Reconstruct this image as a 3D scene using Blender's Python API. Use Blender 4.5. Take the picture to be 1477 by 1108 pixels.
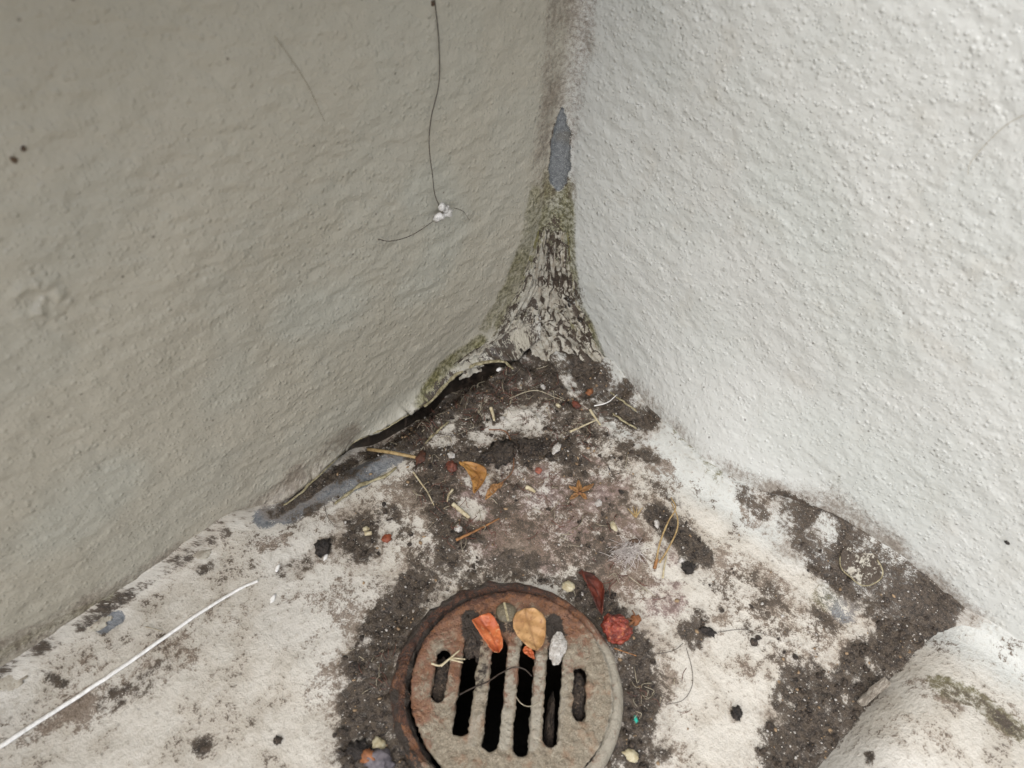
import bpy, bmesh, math, random
import numpy as np
from mathutils import Vector, Matrix

for o in list(bpy.data.objects):
    bpy.data.objects.remove(o)
random.seed(7)
rng = np.random.default_rng(7)
SC = bpy.context.scene
COL = SC.collection

# ------------------------------------------------------------------ camera
# world: corner foot at the origin, left wall in the plane y=0 (runs along +x), right wall in the plane x=0 (runs along +y), metres
PW, PH, F = 1477.0, 1108.0, 1110.0
C = np.array([0.28948392, 0.22453203, 0.34301889])
RM = np.array([[-0.69736358, 0.71289208, 0.07395217], [0.49724801, 0.55554777, -0.6664166], [-0.51616708, -0.42796209, -0.74190295]])
cam = bpy.data.cameras.new('camera')
cam.sensor_fit = 'HORIZONTAL'
cam.sensor_width = 36.0
cam.lens = 36.0 * F / PW
cam.clip_start = 0.01
cam.clip_end = 2000
cam.dof.use_dof = True
cam.dof.focus_distance = 0.43
cam.dof.aperture_fstop = 13.0
camo = bpy.data.objects.new('camera', cam)
COL.objects.link(camo)
right, down, fwd = RM[0], RM[1], RM[2]
camo.matrix_world = Matrix(((right[0], -down[0], -fwd[0], C[0]), (right[1], -down[1], -fwd[1], C[1]),
                            (right[2], -down[2], -fwd[2], C[2]), (0, 0, 0, 1)))
SC.camera = camo

# ------------------------------------------------------------------ sky, sun, exposure
SUN = Vector((0.61, 0.19, 0.77)).normalized()
world = bpy.data.worlds.new('World')
SC.world = world
world.use_nodes = True
wn = world.node_tree
sky = wn.nodes.new('ShaderNodeTexSky')
sky.sky_type = 'NISHITA'
sky.sun_disc = False
sky.sun_elevation = math.asin(SUN.z)
sky.sun_rotation = math.atan2(SUN.x, SUN.y)
sky.air_density = 1.0
sky.dust_density = 2.5
sky.ozone_density = 1.0
bg = wn.nodes['Background']
bg.inputs['Strength'].default_value = 0.05
wn.links.new(sky.outputs[0], bg.inputs[0])
sl = bpy.data.lights.new('sun', 'SUN')
sl.energy = 1.5
sl.angle = math.radians(68)
sl.color = (1.0, 0.985, 0.965)
so = bpy.data.objects.new('sun', sl)
COL.objects.link(so)
so.rotation_euler = (-SUN).to_track_quat('-Z', 'Y').to_euler()
so.location = (1, .5, 2)
SC.view_settings.view_transform = 'Standard'
SC.view_settings.look = 'None'
SC.view_settings.gamma = 1.0
SC.view_settings.exposure = 1.50
SC.cycles.adaptive_threshold = 0.02
SC.cycles.max_bounces = 5
SC.cycles.diffuse_bounces = 4
SC.cycles.glossy_bounces = 2
SC.cycles.use_denoising = True


# ------------------------------------------------------------------ numeric helpers
def hit(p, ax, v=0.0):
    """point of the place seen at photo position p, on the plane coordinate[ax] = v"""
    d = RM.T @ np.array([(p[0] - PW / 2) / F, (p[1] - PH / 2) / F, 1.0])
    return C + (v - C[ax]) / d[ax] * d


def fl(p, z=0.0): return hit(p, 2, z)
def wl(p, y=0.0): return hit(p, 1, y)
def wr(p, x=0.0): return hit(p, 0, x)
def depth(P): return float((np.asarray(P) - C) @ RM[2])
def px(n, P): return n * depth(P) / F          # n photo pixels at P in metres


def _h(ix, iy, iz, seed):
    h = (ix * 374761393 + iy * 668265263 + iz * 2147483647 + seed * 1274126177) & 0xFFFFFFFF
    h = ((h ^ (h >> 13)) * 1274126177) & 0xFFFFFFFF
    h = ((h ^ (h >> 16)) * 2246822519) & 0xFFFFFFFF
    return ((h ^ (h >> 15)) & 0xFFFFFF) / float(0xFFFFFF)


def vn(P, seed=0):
    P = np.asarray(P, float)
    i = np.floor(P).astype(np.int64)
    f = P - i
    u = f * f * f * (f * (f * 6 - 15) + 10)
    r = 0
    for dx in (0, 1):
        wx = u[..., 0] if dx else 1 - u[..., 0]
        for dy in (0, 1):
            wy = u[..., 1] if dy else 1 - u[..., 1]
            for dz in (0, 1):
                wz = u[..., 2] if dz else 1 - u[..., 2]
                r = r + wx * wy * wz * _h(i[..., 0] + dx, i[..., 1] + dy, i[..., 2] + dz, seed)
    return r * 2 - 1


def fbm(P, octs=4, seed=0, gain=.5):
    s, a = 0, 1.0
    for k in range(octs):
        s = s + a * vn(np.asarray(P) * 2.03 ** k + 17.3 * k, seed + k)
        a *= gain
    return s


def ss(a, b, x):
    t = np.clip((x - a) / (b - a), 0, 1)
    return t * t * (3 - 2 * t)


def polydist(P, pts):
    pts = [np.asarray(q, float) for q in pts]
    if len(pts) == 1:
        return np.linalg.norm(P - pts[0], axis=-1)
    best = None
    for a, b in zip(pts[:-1], pts[1:]):
        ab = b - a
        t = np.clip(((P - a) @ ab) / (ab @ ab + 1e-12), 0, 1)
        d = np.linalg.norm(P - a - t[..., None] * ab, axis=-1)
        best = d if best is None else np.minimum(best, d)
    return best


def field(P, strokes):
    """max of soft strokes: (points3d, radius, strength)"""
    r = np.zeros(P.shape[:-1])
    for pts, rad, v in strokes:
        pa = np.array(pts)
        lo, hi = pa.min(0) - rad * 1.4, pa.max(0) + rad * 1.4
        m = np.all((P > lo) & (P < hi), axis=-1)
        if not m.any():
            continue
        d = polydist(P[m], pts)
        r[m] = np.maximum(r[m], v * (1 - ss(.45 * rad, 1.35 * rad, d)))
    return r


def FS(lst, z=0.0):
    """floor strokes given as seen in the photo: ([(x,y)..], radius in photo px, strength) -> metres on the floor"""
    out = []
    for pts, r, v in lst:
        q = [fl(p, z) for p in pts]
        out.append((q, px(r, q[0]) * 1.12, v))
    return out


def WS(lst, f):
    out = []
    for pts, r, v in lst:
        q = [f(p) for p in pts]
        out.append((q, px(r, q[0]) * 1.12, v))
    return out


# ------------------------------------------------------------------ mesh helpers
def tag(o, label=None, cat=None, group=None, kind=None):
    if label: o['label'] = label
    if cat: o['category'] = cat
    if group: o['group'] = group
    if kind: o['kind'] = kind
    return o


def link(name, me, mat, parent=None):
    if mat is not None:
        me.materials.clear()
        me.materials.append(mat)
    o = bpy.data.objects.new(name, me)
    COL.objects.link(o)
    if parent is not None:
        o.parent = parent
        o.matrix_parent_inverse = parent.matrix_world.inverted() if False else Matrix.Translation(-Vector(parent.location))
    return o


def empty(name, loc=(0, 0, 0)):
    o = bpy.data.objects.new(name, None)
    o.empty_display_size = .01
    o.location = loc
    COL.objects.link(o)
    return o


def mesh_np(name, V, Q, mat, parent=None, attrs=None, smooth=True):
    V = np.asarray(V, np.float32)
    me = bpy.data.meshes.new(name)
    if isinstance(Q, np.ndarray):
        n = Q.shape[1]
        me.vertices.add(len(V)); me.vertices.foreach_set('co', V.ravel())
        me.loops.add(Q.size); me.loops.foreach_set('vertex_index', Q.ravel().astype(np.int32))
        me.polygons.add(len(Q)); me.polygons.foreach_set('loop_start', np.arange(0, Q.size, n, dtype=np.int32))
        me.update(calc_edges=True)
    else:
        me.from_pydata([tuple(map(float, v)) for v in V], [], [tuple(int(i) for i in q) for q in Q])
    me.validate()
    if smooth:
        me.polygons.foreach_set('use_smooth', np.ones(len(me.polygons), bool))
    for k, a in (attrs or {}).items():
        at = me.attributes.new(k, 'FLOAT_COLOR', 'POINT')
        b = np.ones((len(V), 4), np.float32)
        b[:, :a.shape[-1]] = a.reshape(len(V), -1)
        at.data.foreach_set('color', b.ravel())
    me.update()
    return link(name, me, mat, parent)


def grid_faces(nu, nv, flip=False, keep=None):
    i = np.arange(nu * nv).reshape(nu, nv)
    q = np.stack([i[:-1, :-1], i[1:, :-1], i[1:, 1:], i[:-1, 1:]], -1)
    if keep is not None:
        q = q[keep]
    q = q.reshape(-1, 4)
    return q[:, ::-1].copy() if flip else q


def compact(V, Q, attrs=None):
    used = np.unique(Q)
    m = -np.ones(len(V), int)
    m[used] = np.arange(len(used))
    return V[used], m[Q], {k: a.reshape(len(V), -1)[used] for k, a in (attrs or {}).items()}


def spline(pts, n=8):
    P = [np.asarray(p, float) for p in pts]
    if len(P) < 3:
        return [P[0] + (P[1] - P[0]) * t for t in np.linspace(0, 1, max(3, n))]
    P = [2 * P[0] - P[1]] + P + [2 * P[-1] - P[-2]]
    out = []
    for k in range(1, len(P) - 2):
        a, b, c, d = P[k - 1:k + 3]
        for t in np.linspace(0, 1, n, endpoint=False):
            out.append(.5 * (2 * b + (c - a) * t + (2 * a - 5 * b + 4 * c - d) * t * t + (3 * b - a - 3 * c + d) * t ** 3))
    out.append(P[-2])
    return out


def tube_geo(pts, rad, sides=6, flat=1.0, up=(0, 0, 1)):
    pts = np.array(pts)
    n = len(pts)
    rad = np.full(n, rad) if np.isscalar(rad) else np.asarray(rad)
    T = np.gradient(pts, axis=0)
    T /= np.linalg.norm(T, axis=1, keepdims=True) + 1e-12
    A = np.cross(T, np.array(up, float) + 1e-3)
    A /= np.linalg.norm(A, axis=1, keepdims=True) + 1e-12
    B = np.cross(A, T)
    V, Q = [], []
    for k in range(n):
        for s in range(sides):
            a = 2 * math.pi * s / sides
            V.append(pts[k] + rad[k] * (A[k] * math.cos(a) + B[k] * math.sin(a) * flat))
    for k in range(n - 1):
        for s in range(sides):
            s2 = (s + 1) % sides
            Q.append((k * sides + s, k * sides + s2, (k + 1) * sides + s2, (k + 1) * sides + s))
    Q.append(tuple(range(sides))[::-1])
    Q.append(tuple((n - 1) * sides + s for s in range(sides)))
    return V, Q


class Geo:
    def __init__(s): s.V, s.Q = [], []
    def add(s, V, Q):
        b = len(s.V)
        s.V += [tuple(v) for v in V]
        s.Q += [tuple(i + b for i in q) for q in Q]
    def build(s, name, mat, parent=None, smooth=True): return mesh_np(name, np.array(s.V), s.Q, mat, parent, None, smooth)


def ico(sub=2):
    bm = bmesh.new()
    bmesh.ops.create_icosphere(bm, subdivisions=sub, radius=1)
    V = np.array([v.co[:] for v in bm.verts]); Q = [tuple(v.index for v in f.verts) for f in bm.faces]
    bm.free()
    return V, Q


ICO2, ICO3, ICO1, ICO4 = ico(2), ico(3), ico(1), ico(5)


# ------------------------------------------------------------------ material helpers
def L(r, g, b):
    f = lambda c: (c / 255 / 12.92) if c / 255 <= .04045 else ((c / 255 + .055) / 1.055) ** 2.4
    return (f(r), f(g), f(b), 1)


class NB:
    def __init__(s, name):
        s.m = bpy.data.materials.new(name)
        s.m.use_nodes = True
        s.t = s.m.node_tree
        s.p = s.t.nodes['Principled BSDF']
        s.co = s.t.nodes.new('ShaderNodeTexCoord').outputs['Object']
    def put(s, inp, v):
        if hasattr(v, 'is_linked') or isinstance(v, bpy.types.NodeSocket): s.t.links.new(v, inp)
        else: inp.default_value = v
    def math(s, op, a, b=0.0, clamp=False):
        n = s.t.nodes.new('ShaderNodeMath'); n.operation = op; n.use_clamp = clamp
        s.put(n.inputs[0], a); s.put(n.inputs[1], b)
        return n.outputs[0]
    def add(s, a, b): return s.math('ADD', a, b)
    def mul(s, a, b): return s.math('MULTIPLY', a, b)
    def mix(s, f, a, b, mode='MIX'):
        n = s.t.nodes.new('ShaderNodeMix'); n.data_type = 'RGBA'; n.blend_type = mode
        s.put(n.inputs[0], f); s.put(n.inputs[6], a); s.put(n.inputs[7], b)
        return n.outputs[2]
    def mapv(s, scale, rot=(0, 0, 0), loc=(0, 0, 0)):
        n = s.t.nodes.new('ShaderNodeMapping')
        n.inputs['Scale'].default_value = scale; n.inputs['Rotation'].default_value = rot; n.inputs['Location'].default_value = loc
        s.t.links.new(s.co, n.inputs[0])
        return n.outputs[0]
    def plane(s, name):
        n = s.t.nodes.new('ShaderNodeAttribute'); n.attribute_name = name
        s.co = n.outputs['Vector']; s.dim = '2D'
    dim = '3D'
    def noise(s, scale, detail=4, rough=.55, vec=None, dist=0.0):
        n = s.t.nodes.new('ShaderNodeTexNoise'); n.noise_dimensions = s.dim
        s.t.links.new(vec or s.co, n.inputs['Vector'])
        n.inputs['Scale'].default_value = scale; n.inputs['Detail'].default_value = detail
        n.inputs['Roughness'].default_value = rough; n.inputs['Distortion'].default_value = dist
        return n.outputs[0]
    def voro(s, scale, vec=None, rnd=1.0):
        n = s.t.nodes.new('ShaderNodeTexVoronoi'); n.voronoi_dimensions = s.dim
        s.t.links.new(vec or s.co, n.inputs['Vector'])
        n.inputs['Scale'].default_value = scale
        n.inputs['Randomness'].default_value = rnd
        sep = s.t.nodes.new('ShaderNodeSeparateColor'); s.t.links.new(n.outputs['Color'], sep.inputs[0])
        return n.outputs['Distance'], sep.outputs[0]
    def ss(s, lo, hi, x, a=0.0, b=1.0):
        n = s.t.nodes.new('ShaderNodeMapRange'); n.interpolation_type = 'SMOOTHSTEP'
        s.put(n.inputs[0], x); n.inputs[1].default_value = lo; n.inputs[2].default_value = hi
        n.inputs[3].default_value = a; n.inputs[4].default_value = b
        return n.outputs[0]
    def attr(s, name):
        n = s.t.nodes.new('ShaderNodeAttribute'); n.attribute_name = name
        sep = s.t.nodes.new('ShaderNodeSeparateColor'); s.t.links.new(n.outputs['Color'], sep.inputs[0])
        return sep.outputs[0], sep.outputs[1], sep.outputs[2]
    def bump(s, h, dist, strength=1.0, nrm=None):
        n = s.t.nodes.new('ShaderNodeBump')
        s.put(n.inputs['Height'], h); n.inputs['Distance'].default_value = dist; n.inputs['Strength'].default_value = strength
        if nrm is not None: s.t.links.new(nrm, n.inputs['Normal'])
        return n.outputs[0]
    def done(s, col, rough=.7, nrm=None, spec=.4):
        s.put(s.p.inputs['Base Color'], col); s.put(s.p.inputs['Roughness'], rough)
        s.put(s.p.inputs['Specular IOR Level'], spec)
        if nrm is not None: s.t.links.new(nrm, s.p.inputs['Normal'])
        return s.m
    def thresh(s, f, nz, k, w=.07, at=.5):
        """mask where field + k*(noise-.5) passes a threshold"""
        v = s.add(f, s.mul(s.add(nz, -.5), k))
        return s.ss(at - w, at + w, v)


def simple(name, c1, c2, scale=400, rough=.7, bumpd=.0002, spec=.35, c3=None, stretch=None):
    b = NB(name)
    vec = b.mapv(stretch) if stretch else None
    n = b.noise(scale, 5, .6, vec)
    col = b.mix(b.ss(.35, .65, n), L(*c1), L(*c2))
    if c3:
        col = b.mix(b.ss(.56, .66, b.noise(scale * 2.3, 4, .6, vec)), col, L(*c3))
    return b.done(col, rough, b.bump(b.noise(scale * 2, 4, .6, vec), bumpd), spec)


def wall_material():
    b = NB('wall_paint')
    peel, moss, dirt = b.attr('ma')
    brown, cool, lit_side = b.attr('mb')
    b.plane('uv2')
    nl, n26, nm = b.attr('mc')
    nf = b.noise(420, 4, .65)
    nx = b.noise(1500, 2, .6)
    base = b.mix(lit_side, b.mix(nl, L(164, 158, 144), L(158, 153, 139)), b.mix(nl, L(180, 181, 177), L(176, 177, 173)))  # left wall darker than the right: its shade is put into the paint
    base = b.mix(b.mul(b.ss(.5, .75, n26), .35), base, b.mix(lit_side, L(156, 154, 143), L(171, 174, 170)))
    base = b.mix(b.mul(b.ss(.56, .8, nm), .22), base, L(158, 151, 138))
    nmix = b.add(b.mul(nm, .35), b.add(b.mul(nf, .4), b.mul(nx, .25)))
    base = b.mix(b.mul(cool, .3), base, L(160, 166, 160))
    # fly specks and dust
    d1, r1 = b.voro(75)
    base = b.mix(b.mul(b.ss(.055, .02, d1), b.mul(b.ss(.86, .9, r1), .7)), base, L(70, 62, 52))
    base = b.mix(b.mul(b.thresh(moss, nmix, 2.6, .40), b.ss(.02, .25, moss, 0, .95)), base, b.mix(b.ss(.4, .62, nf), L(114, 109, 70), L(72, 69, 40)))
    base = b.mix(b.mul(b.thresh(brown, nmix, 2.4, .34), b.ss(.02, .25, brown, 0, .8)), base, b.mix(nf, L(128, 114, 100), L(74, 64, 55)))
    base = b.mix(b.mul(b.thresh(dirt, nmix, 3.0, .10), b.ss(.01, .15, dirt)), base, b.mix(b.ss(.35, .65, nf), L(44, 38, 33), L(74, 64, 55)))
    bl = b.mix(b.ss(.35, .65, nf), L(92, 95, 97), L(112, 115, 117))
    bl = b.mix(b.mul(b.ss(.55, .68, nm), .6), bl, L(98, 95, 88))
    bl = b.mix(b.ss(.60, .68, nx), bl, L(148, 150, 148))
    base = b.mix(b.ss(.4, .6, peel), base, bl)
    # relief: roller stipple, sand grains, fine skin
    d2, r2 = b.voro(310)
    d3, r3 = b.voro(560)
    g1 = b.mul(b.ss(.42, .02, d2), b.ss(.45, 1.1, r2))
    g2 = b.mul(b.ss(.42, .02, d3), b.ss(.35, 1.1, r3))
    h = b.add(b.mul(g1, .44), b.mul(g2, .28))
    h = b.mul(h, b.ss(.2, .7, peel, 1.0, .25))
    h = b.add(h, b.add(b.mul(b.noise(230, 1, .5), .40), b.mul(b.noise(620, 1, .5), .16)))
    nrm = b.bump(h, .00085)
    rough = b.add(.24, b.mul(nf, .18))
    rough = b.add(rough, b.mul(dirt, .2))
    return b.done(base, rough, nrm, .45)


def floor_material():
    b = NB('floor_paint')
    dark, brown, red = b.attr('ma')
    blue, green, wet = b.attr('mb')
    b.plane('uv2')
    n0, n1, cove = b.attr('mc')
    n2 = b.noise(330, 4, .68)
    n3 = b.noise(1300, 3, .65)
    nz = b.add(b.mul(n1, .34), b.add(b.mul(n2, .38), b.mul(n3, .28)))
    base = b.mix(b.ss(.35, .66, n1), L(190, 185, 175), L(174, 167, 155))
    base = b.mix(b.mul(b.ss(.5, .7, n0), .5), base, L(195, 192, 185))
    base = b.mix(cove, base, L(180, 181, 176))
    base = b.mix(b.mul(b.ss(.52, .70, n2), .4), base, L(152, 143, 129))
    base = b.mix(b.mul(b.ss(.60, .74, n3), .4), base, L(116, 106, 94))
    # pin holes and specks
    d1, r1 = b.voro(210)
    base = b.mix(b.mul(b.ss(.22, .05, d1), b.mul(b.ss(.86, 1.0, r1), n1)), base, L(66, 58, 50))
    base = b.mix(b.mul(b.thresh(red, nz, 3.4, .3), .85), base, b.mix(b.ss(.35, .65, n2), L(128, 103, 97), L(90, 67, 64)))
    base = b.mix(b.mul(b.thresh(brown, nz, 4.4, .2), .8), base, b.mix(b.ss(.35, .65, n3), L(124, 106, 90), L(84, 70, 58)))
    base = b.mix(b.thresh(blue, nz, 2.2, .08), base, b.mix(b.ss(.35, .65, n2), L(90, 94, 98), L(128, 130, 132)))
    base = b.mix(b.mul(b.thresh(green, nz, 2.6, .2), .85), base, L(92, 88, 52))
    haze, streak, _u = b.attr('md')
    hz = b.ss(.10, .80, b.add(haze, b.mul(b.add(nz, -.5), 2.4)))
    base = b.mix(b.mul(hz, .62), base, b.mix(b.ss(.3, .7, n2), L(140, 128, 114), L(112, 100, 88)))
    soft = b.ss(.12, .85, b.add(dark, b.mul(b.add(nz, -.5), 2.2)))
    base = b.mix(b.mul(soft, .62), base, b.mix(b.ss(.3, .7, n2), L(112, 101, 90), L(86, 76, 67)))
    dk = b.mix(b.ss(.34, .66, n2), L(38, 32, 27), L(76, 66, 55))
    dk = b.mix(b.mul(b.ss(.54, .66, n3), .8), dk, L(104, 94, 84))
    dm = b.thresh(b.add(dark, .05), nz, 4.2, .22)
    base = b.mix(dm, base, dk)
    d2, r2 = b.voro(620)
    spk = b.mul(b.ss(.20, .10, d2), b.mul(b.ss(.90, .97, r2), dm))
    base = b.mix(spk, base, L(205, 200, 190))
    h = b.add(b.mul(n2, .6), b.mul(n3, b.add(.12, b.mul(dark, .25))))
    nrm = b.bump(h, .0014)
    rough = b.add(.62, b.mul(wet, -.35))
    rough = b.add(rough, b.mul(dm, -.06))
    return b.done(base, rough, nrm, .4)


def rust_material():
    b = NB('rusty_cast_metal')
    rust, dirt, pale = b.attr('ma')
    n1 = b.noise(120, 5, .6)
    n2 = b.noise(480, 6, .65)
    n3 = b.noise(1500, 4, .6)
    nz = b.add(b.mul(n1, .4), b.add(b.mul(n2, .35), b.mul(n3, .25)))
    base = b.mix(b.ss(.35, .65, n2), L(150, 140, 122), L(126, 114, 96))
    base = b.mix(b.mul(b.ss(.52, .68, n3), .6), base, L(188, 179, 160))
    base = b.mix(b.mul(b.ss(.5, .66, n1), .45), base, L(150, 112, 82))
    base = b.mix(b.mul(b.thresh(pale, nz, 2, .2), .8), base, b.mix(n2, L(178, 172, 158), L(152, 145, 130)))
    r1 = b.mix(b.ss(.35, .65, n2), L(126, 82, 50), L(128, 96, 78))
    base = b.mix(b.thresh(rust, nz, 2.4, .2, .38), base, r1)
    r2 = b.mix(b.ss(.4, .62, n2), L(46, 36, 30), L(82, 50, 34))
    r2 = b.mix(b.ss(.58, .66, n3), r2, L(122, 80, 50))
    base = b.mix(b.thresh(rust, nz, 2.6, .12, .8), base, r2)
    base = b.mix(b.thresh(dirt, nz, 2.6, .12), base, b.mix(n3, L(38, 32, 28), L(68, 58, 48)))
    h = b.add(b.mul(n2, .7), b.mul(n3, .5))
    return b.done(base, b.add(.5, b.mul(n2, .2)), b.bump(h, .0022), .55)


def film_material():
    b = NB('peeling_paint_film')
    n1 = b.noise(110, 5, .6)
    n2 = b.noise(420, 6, .68)
    n3 = b.noise(1200, 4, .65)
    st = b.noise(1, 4, .6, b.mapv((420, 420, 90)))
    dirt, moss, blue = b.attr('ma')
    nz = b.add(b.mul(n1, .3), b.add(b.mul(n2, .3), b.add(b.mul(n3, .2), b.mul(st, .2))))
    base = b.mix(b.ss(.35, .65, n2), L(172, 168, 156), L(146, 140, 127))
    base = b.mix(b.mul(b.ss(.5, .64, st), .6), base, L(134, 122, 106))
    base = b.mix(b.thresh(blue, nz, 1.6, .08), base, L(120, 125, 132))
    base = b.mix(b.mul(b.thresh(moss, nz, 2.6, .25), .85), base, L(104, 100, 54))
    base = b.mix(b.thresh(b.add(dirt, .0), nz, 3.4, .06), base, b.mix(n2, L(42, 36, 31), L(86, 75, 64)))
    h = b.add(b.mul(st, .7), b.add(b.mul(n2, .5), b.mul(n3, .3)))
    return b.done(base, .65, b.bump(h, .0014), .35)


MW = wall_material()
MF = floor_material()
MR = rust_material()
MFILM = film_material()

# ------------------------------------------------------------------ geometry of the place
DC = np.array([0.1820, 0.1525])                 # drain centre
LIP = [(372, 752), (420, 722), (470, 678), (512, 636), (550, 622), (590, 598), (625, 578), (652, 546), (700, 524), (742, 522)]
LIPZ = [-.003, 0, .001, .002, .003, .0045, .0065, .0085, .0100, .009]
LIPW = np.array([fl(p, z) for p, z in zip(LIP, LIPZ)])     # lower paint edge of the left wall
lx, ly, lz = LIPW[::-1, 0], LIPW[::-1, 1], LIPW[::-1, 2]


def zlip(x):
    z = np.interp(x, np.concatenate([[0], lx, [lx[-1] + .02]]), np.concatenate([[lz[0]], lz, [-.006]]))
    z = z + .0012 * vn(np.stack([x * 260, 0 * x, 0 * x], -1), 5) * ((z > 0))
    return z


def xfoot(y):
    '''how far the swollen foot of the right wall stands out at y'''
    return np.interp(y, [.03, .063, .085, .101, .122, .1415, .160, .175, .1885, .204, .219, .248, .277], [0, .0035, .0085, .013, .0185, .0225, .0215, .0170, .0120, .0085, .0060, .0022, 0])


XE = lx[-1]
crev_x0, crev_x1 = lx[0] - .02, lx[-1] - .03


def floor_dark_strokes():
    return FS([
        # crust round the drain
        ([(600, 850), (560, 900), (535, 960), (525, 1020), (520, 1108)], 31, .95),
        ([(560, 1060), (570, 1150)], 40, .95), ([(505, 960), (500, 1060)], 18, .4),
        ([(600, 845), (650, 825), (740, 815), (820, 830), (860, 870)], 26, .66),
        ([(870, 880), (915, 940), (925, 1000), (920, 1060), (905, 1120)], 31, .95),
        ([(945, 1000), (945, 1080)], 22, .6),
        ([(620, 800), (690, 800), (640, 760)], 30, .56),
        # debris field under the corner
        ([(620, 660), (690, 600), (740, 570), (800, 560), (860, 580)], 45, .60),
        ([(660, 650), (760, 650), (860, 640)], 45, .55),
        ([(700, 655), (770, 652)], 26, .75), ([(630, 690), (650, 740)], 34, .5),
        ([(800, 600), (870, 650), (900, 690)], 36, .55), ([(840, 700), (880, 720)], 30, .5),
        ([(700, 720), (800, 730), (840, 780)], 55, .36),
        ([(690, 545), (640, 590), (590, 620)], 24, .98), ([(720, 560), (790, 545), (840, 560)], 30, .95),
        ([(880, 590), (905, 600), (930, 612)], 17, .9), ([(730, 515), (790, 500), (850, 530), (880, 560)], 40, .82), ([(660, 560), (600, 610)], 16, 1.0),
        ([(540, 640), (600, 640)], 20, .66), ([(500, 690), (540, 675), (590, 660)], 16, .42), ([(395, 740), (440, 710), (480, 678), (515, 645), (560, 628), (610, 600)], 11, .8), ([(420, 745), (500, 712)], 8, .42),  # strokes along the loose paint edge: dirt with crack shadow painted in
        # patches on the left
        ([(520, 762), (522, 785)], 26, 1.0), ([(500, 775), (480, 780)], 12, .4), ([(560, 745), (580, 760)], 24, .46),
        ([(468, 790)], 11, .95), ([(440, 810), (410, 822)], 12, .5),
        ([(590, 700), (600, 690)], 12, .4),
        ([(160, 1012), (200, 990), (235, 968)], 19, .62), ([(290, 1075)], 14, .5), ([(170, 925), (280, 905)], 6, .3),
        ([(60, 975), (90, 985)], 8, .4), ([(290, 825), (305, 815)], 8, .45),
        # right side
        ([(950, 745), (980, 775), (1008, 802)], 20, .95), ([(993, 820)], 10, .95), ([(1010, 830), (1050, 860)], 10, .45),
        ([(990, 905), (1000, 925), (1008, 890)], 14, .8), ([(1020, 912)], 9, .8), ([(1062, 1030)], 7, .9), ([(1040, 880)], 5, .8),
        ([(1080, 850), (1120, 880), (1170, 905)], 40, .42), ([(1100, 900), (1160, 940)], 40, .38),
        ([(1170, 985), (1220, 1010), (1260, 960)], 40, .8), ([(1180, 1040), (1190, 1110)], 48, .88), ([(1120, 1070), (1110, 1100)], 28, .62),
        ([(1240, 960), (1310, 915), (1345, 890)], 32, .98), ([(1140, 985), (1130, 1010)], 20, .6),
        ([(1150, 760), (1200, 810), (1260, 850), (1330, 885)], 34, .9), ([(1120, 735), (1090, 715)], 14, .5),
        ([(1060, 720), (1100, 750)], 8, .5), ([(1270, 880), (1300, 890)], 28, .75),
        ([(890, 660), (940, 660)], 14, .42), ([(930, 690), (1000, 740)], 10, .3),
        ([(0, 985), (60, 948), (160, 884), (260, 818), (330, 775)], 6, .34),
    ])


def floor_height(X, Y):
    P = np.stack([X, Y, 0 * X], -1)
    h = .0011 * fbm(P * 22, 3, 1) + .00035 * fbm(P * 110, 2, 4)
    d = np.hypot(X - DC[0], Y - DC[1])
    h += -.0016 * np.exp(-(np.maximum(d - .051, 0) / .03) ** 2) + .0012 * ss(.062, .052, d) * (.4 + fbm(P * 160, 2, 9))
    # coves along the walls
    w = .021 + .004 * vn(P * 25, 8)
    w = w * (1 - .42 * ss(.05, .10, Y) * ss(.22, .17, Y))
    t = np.clip((w - (X - xfoot(Y))) / w, 0, .985)
    h += w * (1 - np.sqrt(1 - t * t)) * ss(.03, .075, Y)
    w2 = .010 + .003 * vn(P * 30, 12)
    t2 = np.clip((w2 - Y) / w2, 0, .985)
    h += w2 * (1 - np.sqrt(1 - t2 * t2)) * ss(XE - .012, XE + .012, X)
    # open crack under the loose paint of the left wall, shallow sealant ramp before it
    cr = ss(crev_x1, crev_x1 - .05, X) * ss(.004, .02, X)
    h += -.012 * cr * ss(.017, .004, Y)
    hp = fl((760, 528))
    h += -.008 * np.exp(-(((X - hp[0]) ** 2 + (Y - hp[1]) ** 2) / .004 ** 2))
    # heap of dirt in the corner
    r = np.hypot(X, Y)
    heap = np.exp(-(r / .055) ** 2)
    h += .0035 * heap + .0022 * np.maximum(fbm(P * 130, 4, 20), -.3) * ss(.16, .05, r)
    return h


def floor_tint(P):
    P = P * np.array([1, 1, 0])
    n0 = np.clip(.5 + .45 * fbm(P * 14, 3, 90), 0, 1)
    n1 = np.clip(.5 + .20 * fbm(P * 95, 5, 95, .62), 0, 1)
    return np.stack([n0, n1, ss(.030, .010, P[..., 0] - xfoot(P[..., 1]) + .006 * fbm(P * 60, 2, 97))], -1)


def spacing(a, b, step, end, grow=1.12, lo=None, lostep=None):
    v = list(np.arange(a, b, step))
    s = step
    while v[-1] < end:
        s = min(s * grow, .25)
        v.append(v[-1] + s)
    return np.array(v)


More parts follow.
